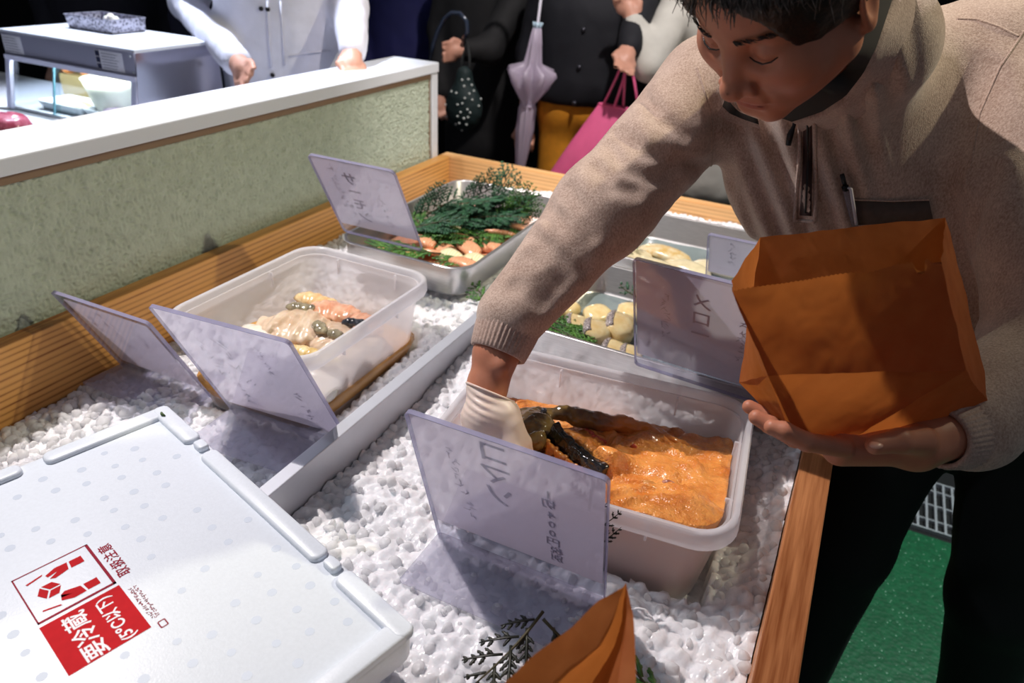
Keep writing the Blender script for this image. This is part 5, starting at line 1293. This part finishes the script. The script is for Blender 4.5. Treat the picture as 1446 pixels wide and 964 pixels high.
# second bag standing at the near end of the trough
T0 = P(880, 829, .575)
lft = [T0, P(845, 848, .565), P(812, 882, .55), P(748, 930, .525), P(690, 985, .50)]
lin = [T0 + [0, .004, 0], P(868, 868, .565), P(845, 912, .55), P(800, 945, .535), P(740, 1000, .51)]
rin = [T0 + [.001, .004, 0], P(886, 866, .57), P(882, 905, .555), P(874, 950, .535), P(868, 1010, .51)]
rgt = [T0 + [.002, .002, 0], P(894, 866, .57), P(896, 905, .555), P(897, 950, .535), P(897, 1010, .51)]
fold = [T0 + [0, .008, -.004], P(878, 872, .60), P(868, 910, .60), P(845, 950, .59), P(810, 1010, .57)]
bag2 = empty('paper_bag', np.array([-.09, .32, .762]), 'folded brown paper bag standing at the near edge of the ice', 'bag')
def rows(r, n=26):
    r = np.array(r); t = np.linspace(0, 1, len(r)); tt = np.linspace(0, 1, n); return np.stack([np.interp(tt, t, r[:, k]) for k in range(3)], 1)
def between(a, b, name, label=None, m=14):
    A2, B2 = rows(a), rows(b); v = np.linspace(0, 1, m)[None, :, None]; G = A2[:, None] * (1 - v) + B2[:, None] * v
    mb = MB(); sheet(crumple(G, .0018, 34), mb); return mb.obj(name, M_kraft, bag2, label=label)
between(lft, lin, 'front_panel'); between(lin, fold, 'side_gusset', 'dark inward fold'); between(fold, rin, 'side_gusset'); between(rin, rgt, 'back_panel')
def down(a, zz_=.765): return [np.array([q[0], q[1] - .012, zz_]) for q in (a[-1], a[-1])]
for a, b, nm in ((lft, lin, 'front_panel'), (lin, fold, 'side_gusset'), (fold, rin, 'side_gusset'), (rin, rgt, 'back_panel')):
    A0, B0 = np.array(a[-1]), np.array(b[-1]); A1, B1 = A0 * [1, 1, 0] + [0, -.01, .765], B0 * [1, 1, 0] + [0, -.01, .765]
    mb = MB(); sheet(crumple(patch(A0, B0, B1, A1, 8, 16), .0012, 30), mb); mb.obj(nm, M_kraft, bag2)
# ------------------------------------------------------------------ display case and counter beyond the partition
M_counter = mat('white_counter', sr(206, 208, 216), .35)
M_case_glass = clear('case_glass', (.90, .95, .96))
M_case_steel = mat('polished_steel', sr(200, 198, 208), .16, metal=1.0)
M_case_head = mat('satin_steel', sr(196, 194, 214), .4, metal=.55)
MB().box((-3.3, 1.18, 0), (-1.50, 1.72, .898)).obj('counter', M_counter, smooth=False, label='white stall counter behind the partition carrying the display case', cat='counter')
cx0, cx1, cy0, cy1, cz0, cz1 = -2.39, -1.825, 1.42, 1.705, .90, 1.125
case = empty('display_case', ((cx0 + cx1) / 2, (cy0 + cy1) / 2, cz0), 'glass fronted stainless display case of prepared food behind the partition', 'display case')
sl_ = .035                                                                             # the front glass leans out at the bottom
def quadbox(p4, th, name, m, parent, **k):
    p4 = [np.asarray(q, float) for q in p4]; n = nrm(np.cross(p4[1] - p4[0], p4[3] - p4[0])) * th
    V = p4 + [q + n for q in p4]; return obj(name, V, [(3, 2, 1, 0), (4, 5, 6, 7), (0, 1, 5, 4), (1, 2, 6, 5), (2, 3, 7, 6), (3, 0, 4, 7)], m, parent, smooth=False, **k)
V, F = bevel_box((cx0 - .01, cy0 - .004, cz1 - .010), (cx1 + .004, cy1 + .004, cz1), .002); obj('top', V, F, mat('case_top_white', sr(244, 246, 252), .3), case, smooth=False)
quadbox([(cx0, cy0 - .002, cz1 - .075), (cx1, cy0 - .002, cz1 - .075), (cx1, cy0 - .002, cz1 - .008), (cx0, cy0 - .002, cz1 - .008)], .004, 'header', M_case_head, case, label='satin steel header strip')
quadbox([(cx0, cy0 - .006, cz1 - .084), (cx1, cy0 - .006, cz1 - .084), (cx1, cy0 - .006, cz1 - .070), (cx0, cy0 - .006, cz1 - .070)], .008, 'light_rail', mat('white_rail', sr(232, 230, 248), .3), case)
quadbox([(cx1, cy0 - sl_, cz0), (cx1, cy1, cz0), (cx1, cy1, cz1 - .008), (cx1, cy0, cz1 - .008)], .003, 'side_panel', M_case_steel, case, label='mirror-like steel end panel')
quadbox([(cx0, cy1, cz0), (cx1, cy1, cz0), (cx1, cy1, cz1 - .01), (cx0, cy1, cz1 - .01)], -.004, 'back_panel', mat('case_back', sr(170, 176, 190), .4), case)
quadbox([(cx0, cy0 - sl_, cz0), (cx1, cy0 - sl_, cz0), (cx1, cy1, cz0), (cx0, cy1, cz0)], .008, 'floor_panel', M_counter, case)
for xa in (cx0, cx1 - .020):
    quadbox([(xa, cy0 - sl_, cz0), (xa + .020, cy0 - sl_, cz0), (xa + .020, cy0, cz1 - .08), (xa, cy0, cz1 - .08)], .012, 'post', mat('post_white', sr(214, 214, 236), .3), case)
xm = (cx0 + cx1) / 2 - .06
for xa, xb, off in ((cx0 + .02, xm + .01, .002), (xm - .01, cx1 - .02, -.006)):
    quadbox([(xa, cy0 - sl_ + off, cz0 + .008), (xb, cy0 - sl_ + off, cz0 + .008), (xb, cy0 + off, cz1 - .082), (xa, cy0 + off, cz1 - .082)], .003, 'glass_pane', M_case_glass, case)
quadbox([(xm - .012, cy0 - sl_ - .002, cz0 + .008), (xm - .008, cy0 - sl_ - .002, cz0 + .008), (xm - .008, cy0 - .002, cz1 - .082), (xm - .012, cy0 - .002, cz1 - .082)], .006, 'pane_edge', mat('glass_edge', sr(120, 170, 186), .2), case)
for x_ in (cx1 - .006, cx1 - .006):
    pass
for k, (xx, zz_) in enumerate(((cx1 - .012, cz1 - .018), (cx1 - .010, cz1 - .060))):
    V, F = lathe([(.003, 0), (.003, .002), (.001, .003)], (0, 0, 0), 8); V = np.stack([V[:, 0] + xx, -V[:, 2] + cy0 - .006, V[:, 1] + zz_], 1); obj('rivet', V, F, M_cap, case)
lbl = quadbox([(cx1 - .155, cy0 - .007, cz1 - .066), (cx1 - .045, cy0 - .007, cz1 - .066), (cx1 - .045, cy0 - .007, cz1 - .014), (cx1 - .155, cy0 - .007, cz1 - .014)], -.0006, 'label_sticker', M_wprint, case, label='white sticker with three dark squares')
for k in range(3):
    z_ = cz1 - .030 - k * .017; quadbox([(cx1 - .152, cy0 - .0082, z_), (cx1 - .136, cy0 - .0082, z_), (cx1 - .136, cy0 - .0082, z_ + .014), (cx1 - .152, cy0 - .0082, z_ + .014)], -.0003, 'dark_square', mat('navy_print', sr(36, 38, 70), .5) if k == 0 else bpy.data.materials['navy_print'], lbl)
lbl2 = quadbox([(cx0 + .004, cy0 - .007, cz1 - .064), (cx0 + .09, cy0 - .007, cz1 - .064), (cx0 + .09, cy0 - .007, cz1 - .014), (cx0 + .004, cy0 - .007, cz1 - .014)], -.0006, 'label_sticker', M_wprint, case, label='plain white sticker')
for (lb_, xa, xb) in ((lbl, cx1 - .130, cx1 - .050), (lbl2, cx0 + .01, cx0 + .085)):
    for k in range(6):
        z_ = cz1 - .022 - k * .0075; quadbox([(xa, cy0 - .0082, z_), (xb - rn.uniform(0, .03), cy0 - .0082, z_), (xb - .02, cy0 - .0082, z_ + .0012), (xa, cy0 - .0082, z_ + .0012)], -.0002, 'print_line', bpy.data.materials['navy_print'], lb_)
# lamp strip of the case
la = bpy.data.lights.new('case_lamp', 'AREA'); la.shape = 'RECTANGLE'; la.size = .5; la.size_y = .02; la.energy = 3; la.color = (.9, .95, 1.0)
lo_ = bpy.data.objects.new('case_lamp', la); COL.objects.link(lo_); lo_.location = ((cx0 + cx1) / 2, cy0 + .03, cz1 - .03)
# food inside
bwl = PY(158, 120, cy0 + .085); bwl[2] = cz0 + .0095
V, F = lathe([(.050, 0), (.064, .04), (.080, .098), (.083, .104), (.079, .104), (.062, .044), (.048, .006)], bwl, 28)
obj('mixing_bowl', V, F, plastic('bowl_plastic', sr(236, 236, 226), .8, .2), label='cloudy plastic bowl behind the case glass next to the end panel', cat='bowl')
V, F = lathe([(.070, .072), (.072, .088), (.055, .098), (.02, .104)], bwl, 24)
obj('salad', V, F, food('pale_salad', sr(236, 228, 196), sr(214, 200, 150), .4, 60, 0, .6, 60, .006), label='pale salad heaped in the cloudy plastic bowl', cat='food')
fd = empty('food_tub', (cx0 + .15, cy0 + .19, cz0 + .0085), 'square tub of brown fried food at the back of the case', 'tub')
MB().box((cx0 + .02, cy0 + .13, cz0 + .0085), (cx0 + .28, cy0 + .25, cz0 + .085)).obj('box', plastic('case_tub', sr(226, 206, 150), .5, .2), fd, smooth=False)
for k in range(16):
    c = np.array([cx0 + .04 + (k % 8) * .03, cy0 + .155 + (k // 8) * .06, cz0 + .097 + .008 * (k % 3)])
    V, F = sdf_mesh(lambda q: sd_el(q, c, (.02, .024, .014)) + .004 * noise3(q * 120), c - .035, c + .035, .006)
    obj('fried_food', V, F, food('fried_%d' % (k % 3), sr(196, 122, 52), sr(120, 62, 24), .4, 60) if k < 3 else bpy.data.materials['fried_%d' % (k % 3)], label='brown fried morsel in the square tub inside the display case', cat='food', group='fried morsels in the display case')
for k, (xa, ya, w_, d_, nm) in enumerate(((cx0 + .10, cy0 - .015, .20, .11, 'shallow white tray at the case front beside the left post'), (cx0 + .30, cy0 - .01, .16, .10, 'shallow white tray in the middle of the case'))):
    V, F = loft([rrect(w_ / 2 - .01, d_ / 2 - .01, .01, cz0 + .0085, (xa + w_ / 2, ya + d_ / 2), 0, 3), rrect(w_ / 2, d_ / 2, .012, cz0 + .035, (xa + w_ / 2, ya + d_ / 2), 0, 3), rrect(w_ / 2 - .003, d_ / 2 - .003, .012, cz0 + .035, (xa + w_ / 2, ya + d_ / 2), 0, 3), rrect(w_ / 2 - .012, d_ / 2 - .012, .01, cz0 + .0105, (xa + w_ / 2, ya + d_ / 2), 0, 3)])
    obj('food_tray', V, F, M_cap, label=nm, cat='tray')
    c = np.array([xa + w_ / 2, ya + d_ / 2, cz0 + .024])
    V, F = sdf_mesh(lambda q: sd_el(q, c, (w_ / 2 - .03, d_ / 2 - .025, .016)) + .005 * noise3(q * 70), c - [w_ / 2, d_ / 2, .03], c + [w_ / 2, d_ / 2, .03], .006)
    obj('food_heap', V, F, food('case_heap_%d' % k, (sr(240, 232, 190), sr(206, 190, 206))[k], (sr(220, 200, 140), sr(150, 130, 160))[k], .3, 50), label=('pale yellow food heaped on the tray by the left post', 'lilac grey seafood heaped on the middle case tray')[k], cat='food')
pk_ = PX(8, 165, -1.78); V, F = sdf_mesh(lambda q: sd_el(q, pk_ - [.0, 0, .02], (.05, .05, .03)) + .006 * noise3(q * 60), pk_ - .08, pk_ + .08, .006)
V[:, 2] = np.maximum(V[:, 2], .899); obj('pickles', V, F, food('pink_pickle', sr(226, 130, 150), sr(190, 70, 96), .3, 60), label='pink pickled food on the counter left of the display case', cat='food')
# embossed tray of white food on the case
tx, ty = PZ(152, 42, cz1)[:2]
tb = empty('embossed_tray', (tx, ty, cz1), 'small grey patterned box with white morsels on top of the display case', 'tray')
ta, tbb, trot = .105, .062, -.02
def Rb(d, z): return rrect(ta - d, tbb - d, .004, cz1 + z, (tx, ty), trot, 3)
V, F = loft([Rb(.006, .0005), Rb(.003, .004), Rb(0, .038), Rb(-.002, .038), Rb(-.002, .041), Rb(.003, .041), Rb(.005, .006)])
def emboss():
    m, nt, b, _ = _new('embossed_grey'); _set(b, rough=.35, metal=.3); vec = _coords(nt)
    v = nt.nodes.new('ShaderNodeTexVoronoi'); v.inputs['Scale'].default_value = 120; nt.links.new(vec, v.inputs['Vector'])
    nt.links.new(_ramp(nt, v.outputs['Distance'], [(.2, sr(70, 68, 80)), (.6, sr(178, 176, 190))]), b.inputs['Base Color']); _bump(nt, b, v.outputs['Distance'], .6, .004); return m
obj('box', V, F, emboss(), tb, auto=40)
for k in range(5):
    c = np.array([tx + .01 + .018 * (k % 3), ty + .012 * (k // 3), cz1 + .030 + .006 * (k % 2)])
    V, F = sdf_mesh(lambda q: sd_el(q, c, (.013, .012, .012)) + .003 * noise3(q * 140), c - .022, c + .022, .004)
    obj('white_morsel', V, F, M_white, label='white morsel in the grey patterned box on the case', cat='food', group='white morsels on the case')

# ------------------------------------------------------------------ people in the background
def standing(label, x, y, face, coat_c, leg_c, height=1.68, hem=.80, arms=None, coat_open=False, rough=.8, vox=.014, hands=True, wide=1.0, hair_c=(30, 26, 25)):
    """upright figure; face = heading angle it looks along; arms = (elbowL, handL, elbowR, handR) world points or None"""
    k = height / 1.68; f = np.array([math.cos(face), math.sin(face), 0]); l = np.array([-math.sin(face), math.cos(face), 0]); b = np.array([x, y, 0.0])
    def at_(u, v, z): return b + l * u * k * wide + f * v * k + np.array([0, 0, z * k])
    p = empty('person', (x, y, 0), label, 'person')
    sh = {1: at_(.17, 0, 1.36), -1: at_(-.17, 0, 1.36)}
    arms = arms or {}
    el = {s: arms.get(('e', s), at_(s * .235, -.03, 1.08)) for s in (1, -1)}
    hd = {s: arms.get(('h', s), at_(s * .235, .06, .84)) for s in (1, -1)}
    fr = head_frame(at_(0, .085, 1.565), l, (0, 0, -1))
    def skin(q):
        d = head_sdf(q, fr, False); d = smin(d, sd_rc(q, at_(0, -.005, 1.50), at_(0, -.02, 1.36), .052, .06), .03)
        d = smin(d, sd_rc(q, at_(0, -.02, 1.36), at_(0, 0, .95), .09, .10), .05)
        for s in (1, -1):
            d = smin(d, sd_rc(q, sh[s], el[s], .042, .036), .02); d = smin(d, sd_rc(q, el[s], hd[s], .036, .026), .02)
            w = nrm(hd[s] - el[s]); e1 = nrm(np.cross(w, f + .01)); pal = hd[s] + w * .055
            d = smin(d, sd_rc(q, hd[s], pal, .026, .028), .015)
            for j in range(4):
                a0 = pal + e1 * (.030 - .020 * j); a1 = a0 + w * .030 + f * .012; d = smin(d, smin(sd_rc(q, a0, a1, .0105, .0095), sd_rc(q, a1, a1 + w * .016 + f * .022, .0095, .008), .004), .007)
            th0 = hd[s] + w * .02 + e1 * .022; d = smin(d, sd_rc(q, th0, th0 + w * .040 + e1 * .022 + f * .01, .013, .0095), .008)
            d = smin(d, sd_rc(q, at_(s * .09, 0, .90), at_(s * .10, .01, .48), .07, .05), .03); d = smin(d, sd_rc(q, at_(s * .10, .01, .48), at_(s * .10, -.01, .08), .05, .035), .02)
        return d
    pts = np.array([el[1], el[-1], hd[1], hd[-1], at_(.3, .2, 1.8), at_(-.3, -.2, 0)]); lo, hi = pts.min(0) - .13, pts.max(0) + .13; lo[2] = .03
    V, F = sdf_mesh(skin, lo, hi, .010); obj('body', V, F, M_skin_plain, p)
    V, F = sdf_mesh(lambda q: hair_sdf(q, fr, x, 10), fr[0] - .2, fr[0] + .2, .009); obj('hair', V, F, mat('hair_%s' % p.name, sr(*hair_c), .5), p)
    mc = mat('coat_%s' % p.name, coat_c, rough, var=.12, scale=14, bump=.2, bscale=18, bdist=.01)
    def coat(q):
        d = sd_rc(q, at_(0, 0, hem + .10), at_(0, -.01, 1.20), .165, .16); d = smin(d, sd_rc(q, at_(.09, 0, hem + .05), at_(.10, 0, 1.22), .125, .12), .06); d = smin(d, sd_rc(q, at_(-.09, 0, hem + .05), at_(-.10, 0, 1.22), .125, .12), .06)
        d = smin(d, sd_rc(q, sh[1], sh[-1], .075, .075), .06)
        d = smin(d, sd_rc(q, at_(0, -.01, 1.38), at_(0, .0, 1.45), .075, .066), .04)
        for s in (1, -1):
            a = sd_rc(q, sh[s], el[s], .068, .054); a = smin(a, sd_rc(q, el[s], hd[s] * .96 + el[s] * .04, .054, .041), .02); d = smin(d, a, .035)
        d = d + .008 * noise3(q * np.array([11, 11, 6]) + x) + .004 * noise3(q * np.array([30, 30, 22]))
        d = smax(d, hem - q[:, 2], .01)
        nk = sd_rc(q, at_(0, 0, 1.43), at_(0, .0, 1.7), .060, .075); return smax(d, -nk, .01)
    V, F = sdf_mesh(coat, lo, hi, vox); ct = obj('coat', V, F, mc, p)
    def legs(q):
        d = sd_rc(q, at_(-.06, 0, .90), at_(.06, 0, .90), .125, .125)
        for s in (1, -1): d = smin(d, sd_rc(q, at_(s * .09, 0, .86), at_(s * .10, .01, .47), .092, .072), .04); d = smin(d, sd_rc(q, at_(s * .10, .01, .47), at_(s * .10, -.01, .06), .072, .058), .03)
        d = d + .006 * noise3(q * np.array([14, 14, 8])); return smax(smax(d, .04 - q[:, 2], .005), q[:, 2] - hem - .04, .01)
    V, F = sdf_mesh(legs, lo, hi, .015); obj('trousers', V, F, mat('legs_%s' % p.name, leg_c, .8, var=.15, scale=25), p)
    for s in (1, -1):
        R3 = np.stack([l, f, [0, 0, 1]], 1); c0 = at_(s * .10, .06, .045)
        V, F = sdf_mesh(lambda q: smax(sd_el(q, c0, (.047, .135, .055), R3), .006 - q[:, 2], .004), c0 - [.17, .17, .05], c0 + [.17, .17, .07], .010); obj('shoe', V, F, M_blackcloth, p)
    return p, ct, at_
navy, black_, blue = sr(22, 22, 44), sr(14, 14, 16), sr(26, 28, 84)
# man in the white work coat
wl_ = {('e', -1): PY(262, 5, 1.90), ('h', -1): PY(338, 100, 1.60) + [0, 0, .02], ('e', 1): PY(495, 10, 1.93), ('h', 1): PY(498, 78, 1.80) + [0, 0, .01]}
p, ct, at_ = standing('man in a white button-front work coat leaning on the counter', -1.72, 1.925, -.82, sr(232, 230, 240), sr(50, 50, 60), 1.72, .70, wl_, vox=.010)
def coat_hit(fn_pts, px, py, Y=1.7): return PY(px, py, Y)
# button placket and buttons follow the front of the coat
fdir = np.array([math.cos(-.82), math.sin(-.82), 0])
def front_of(ob, px, py, lift=.002):
    """first hit of a view ray on a built mesh"""
    mwi = ob.matrix_world.inverted(); o_ = mwi @ Vector((0, 0, CAMZ)); d_ = (mwi.to_3x3() @ Vector(ray(px, py))).normalized()
    ok, loc, nr, _ = ob.ray_cast(o_, d_)
    return None if not ok else np.array(ob.matrix_world @ (loc + nr * lift))
bpy.context.view_layer.update()
pl = [front_of(ct, x_, y_) for x_, y_ in ((378, 1), (379, 30), (381, 60), (383, 95))]; pr = [front_of(ct, x_, y_) for x_, y_ in ((396, 1), (398, 30), (400, 60), (402, 92))]
if all(q is not None for q in pl + pr):
    V, F = tube(pl, .004, 6); obj('placket', V, F, ct.data.materials[0], ct); V, F = tube(pr, .003, 6); obj('placket', V, F, ct.data.materials[0], ct)
for (x_, y_) in ((369, 12), (378, 13), (385, 106)):
    c = front_of(ct, x_, y_, .002)
    if c is not None:
        V, F = sdf_mesh(lambda q: sd_el(q, c, (.007, .007, .007)), c - .011, c + .011, .002); obj('button', V, F, M_dmetal, ct)
for a in (((296, 80), (330, 78), (352, 80)), ((408, 80), (440, 74), (466, 72))):
    q_ = [front_of(ct, *u) for u in a]
    if all(v is not None for v in q_): V, F = tube(q_, .0025, 5); obj('pocket_seam', V, F, ct.data.materials[0], ct)
standing('person in a dark navy coat behind the display case', -2.45, 2.45, -.8, navy, black_, 1.66, .75)
standing('person in dark clothes at the far left behind the case', -3.15, 2.35, -.7, sr(24, 22, 34), black_, 1.7, .7)
standing('person in a deep blue jacket right of the white coat', -2.02, 3.10, -1.0, blue, black_, 1.74, .70)
umb_hand = PY(655, 92, 2.52)
p4_, c4_, _ = standing('person in a black coat with a hooked dark umbrella', -1.50, 2.93, -1.05, black_, sr(26, 26, 30), 1.68, .55, {('e', 1): PY(690, 70, 2.62), ('h', 1): umb_hand + [0, .03, .05]})
standing('person in a long black coat behind the white umbrella', -1.16, 3.35, -1.1, sr(20, 22, 26), black_, 1.70, .45)
orange = sr(240, 158, 36)
hp = PY(876, 78, 2.42)
p6_, c6_, at6 = standing('person in a dark snap-front jacket and mustard orange trousers', -.985, 2.72, -1.15, sr(15, 17, 26), orange, 1.66, .905, {('e', 1): PY(905, 10, 2.62), ('h', 1): hp + [.02, .02, .02]})
bpy.context.view_layer.update()
for (x_, y_) in ((824, 42), (818, 95), (811, 145)):
    c = front_of(c6_, x_, y_, .002)
    if c is not None:
        V, F = sdf_mesh(lambda q: sd_el(q, c, (.009, .009, .009)), c - .013, c + .013, .0025); obj('snap', V, F, mat('snap_metal', sr(70, 70, 78), .35, metal=.7) if 'snap_metal' not in bpy.data.materials else bpy.data.materials['snap_metal'], c6_)
standing('person in a pale grey coat with a bent arm beside the pink bag', -.50, 2.78, -1.3, sr(208, 206, 196), sr(60, 70, 66), 1.66, .62, {('e', -1): PY(918, 92, 2.50), ('h', -1): PY(896, 34, 2.52), ('e', 1): PY(1050, 100, 2.6), ('h', 1): PY(1040, 40, 2.6)}, vox=.011)

# white folded umbrella
u0 = PY(735, 232, 2.40); u1 = PY(766, -20, 2.40); ua = nrm(u1 - u0)
def up_(t): return u0 + (u1 - u0) * t
um = empty('umbrella', up_(-.35), 'folded white translucent umbrella hanging tip down', 'umbrella')
M_vinyl = plastic('milky_vinyl', sr(226, 214, 232), .82, .3); M_uw = mat('umbrella_white', sr(226, 224, 236), .35)
e1 = nrm(np.cross(ua, [0, 1, 0])); e2 = np.cross(ua, e1)
prof = [(-.10, .006, 0), (.0, .020, .0), (.10, .025, .1), (.22, .029, .18), (.34, .026, .25), (.375, .022, .2), (.40, .030, .3), (.47, .048, .45), (.52, .062, .5), (.545, .058, .5), (.57, .034, .3), (.60, .028, .25), (.70, .022, .15), (.79, .014, .1)]
rings = []
for t, r, pl_ in prof:
    th = np.linspace(0, 2 * math.pi, 48, endpoint=False); tw = th + t * 1.2
    rr = r * (1 + pl_ * np.cos(8 * tw)); jag = np.where(abs(t - .545) < .03, .012 * np.cos(8 * tw), 0)
    rings.append(up_(t) + (np.cos(th) * rr)[:, None] * e1 + (np.sin(th) * rr)[:, None] * e2 + jag[:, None] * ua)
V, F = loft(rings); obj('canopy', V, F, M_vinyl, um)
V, F = tube([up_(-.35), up_(-.05), up_(.5), up_(1.35)], .0052, 8); obj('shaft', V, F, M_uw, um)
V, F = tube([up_(.77), up_(.815)], .0135, 10); obj('runner', V, F, mat('runner_pale', sr(176, 200, 214), .4), um)
for k in range(8):
    th = k * math.pi / 4; V, F = tube([up_(.785) + .012 * (math.cos(th) * e1 + math.sin(th) * e2), up_(.815) + .017 * (math.cos(th) * e1 + math.sin(th) * e2)], .0028, 5); obj('rib_tip', V, F, bpy.data.materials['runner_pale'], um)
V, F = tube([up_(.36) + .0235 * (math.cos(a) * e1 + math.sin(a) * e2) for a in np.linspace(0, 6.283, 25)], .0028, 5, True, (1, 2.2)); obj('strap', V, F, M_vinyl, um)
hk = [up_(1.35)] + [up_(1.42) + .05 * (1 - math.cos(a)) * e1 + .05 * math.sin(a) * ua for a in np.linspace(0, math.pi, 10)]
V, F = tube(hk, .009, 8); obj('handle', V, F, M_uw, um)
# dark umbrella with a hooked handle
dk = empty('umbrella', PY(612, 120, 2.5), 'dark umbrella with a glossy hooked handle by the partition end', 'umbrella')
hp_ = [PY(x_, y_, 2.5) for x_, y_ in ((655, 55), (660, 44), (659, 30), (650, 19), (638, 18), (628, 26), (619, 42), (612, 62), (606, 90))]
V, F = tube(hp_, .0085, 8); obj('handle', V, F, mat('dark_gloss', sr(46, 56, 74), .12, coat=.8), dk)
d0, d1 = PY(606, 90, 2.5), PY(596, 190, 2.5); V, F = tube([d0, d0 * .75 + d1 * .25, d0 * .4 + d1 * .6, d1], [.006, .022, .028, .014], 10); obj('canopy', V, F, mat('dark_nylon', sr(24, 24, 30), .5), dk)
V, F = tube([d1, d1 + (d1 - d0) * .6], .005, 6); obj('tip', V, F, M_dmetal, dk)
# polka dot bag
pc = PY(655, 148, 2.46); pb = empty('polka_dot_bag', pc - [0, 0, .09], 'dark drawstring bag with white polka dots by the partition end', 'bag')
def pouch(q): return smin(sd_el(q, pc + [0, 0, -.012], (.076, .05, .082)), sd_rc(q, pc + [0, 0, .04], pc + [0, 0, .11], .045, .030), .03) + .003 * noise3(q * 40)
V, F = sdf_mesh(pouch, pc - [.11, .09, .12], pc + [.11, .09, .15], .006); po = obj('pouch', V, F, mat('dark_green_cloth', sr(20, 40, 40), .7), pb)
bpy.context.view_layer.update(); dots = MB(); rd = random.Random(8)
for i in range(9):
    for j in range(9):
        if rd.random() < .3: continue
        px, py = 624 + j * 7.5 + (3.6 if i % 2 else 0) + rd.uniform(-2.5, 2.5), 112 + i * 9 + rd.uniform(-2.5, 2.5); c = front_of(po, px, py, .001)
        if c is None: continue
        V, F = sdf_mesh(lambda q: sd_el(q, c, (.0046, .0046, .0046)), c - .009, c + .009, .0025); dots.add(V, F)
dots.obj('polka_dots', mat('dot_white', sr(216, 222, 216), .7), pb, kind='stuff')
V, F = tube([pc + [-.02, 0, .10], pc + [-.015, .01, .17], pc + [.0, .02, .22], pc + [.015, .01, .17], pc + [.02, 0, .10]], .005, 6); obj('cord', V, F, mat('cord_dark', sr(40, 44, 44), .7), pb)
# pink tote bag
M_pink = mat('pink_leather', sr(240, 104, 154), .42, var=.1, scale=18, bump=.15, bscale=24, bdist=.01)
t0, t1_, t2_, t3 = PY(846, 146, 2.40), PY(910, 158, 2.42), PY(776, 246, 2.34), PY(905, 275, 2.42)
tote = empty('tote_bag', (t2_ + t3) / 2, 'bright pink leather tote bag hanging beside the orange trousers', 'bag')
dp = np.array([.12, .55, 0.0]); dp = nrm(dp) * .05
rings = []
for t in np.linspace(0, 1, 14):
    a, b_ = t0 * (1 - t) + t2_ * t, t1_ * (1 - t) + t3 * t; w = nrm(b_ - a); hw = np.linalg.norm(b_ - a) / 2; c = (a + b_) / 2; th = np.linspace(0, 2 * math.pi, 40, endpoint=False)
    dth = .25 + 1.1 * math.sin(min(1, t * 1.15) * math.pi * .55)
    rings.append(c + (np.sign(np.cos(th)) * np.abs(np.cos(th)) ** .7 * hw)[:, None] * w + (np.sign(np.sin(th)) * np.abs(np.sin(th)) ** .8 * dth)[:, None] * dp + (.006 * np.sin(th * 3 + t * 4))[:, None] * dp * 20 * .3)
V, F = loft(rings, False, True); obj('body', V, F, M_pink, tote)
th = np.linspace(0, 2 * math.pi, 40); V, F = tube(list(rings[0]) + [rings[0][0]], .0035, 5); obj('hem', V, F, M_pink, tote)
top = PY(884, 82, 2.42)
for s_, (a0, b0) in enumerate((((852, 148), (868, 150)), ((880, 152), (902, 156)))):
    A_, B_ = PY(*a0, 2.39 + .03 * s_), PY(*b0, 2.39 + .03 * s_)
    V, F = tube([A_, A_ * .45 + top * .55, top + [-.004, 0, 0], top + [.006, .01, .004], B_ * .45 + top * .55 + [.006, .01, 0], B_], .0062, 6, True, (.7, 1.5)); obj('handle', V, F, M_pink, tote)
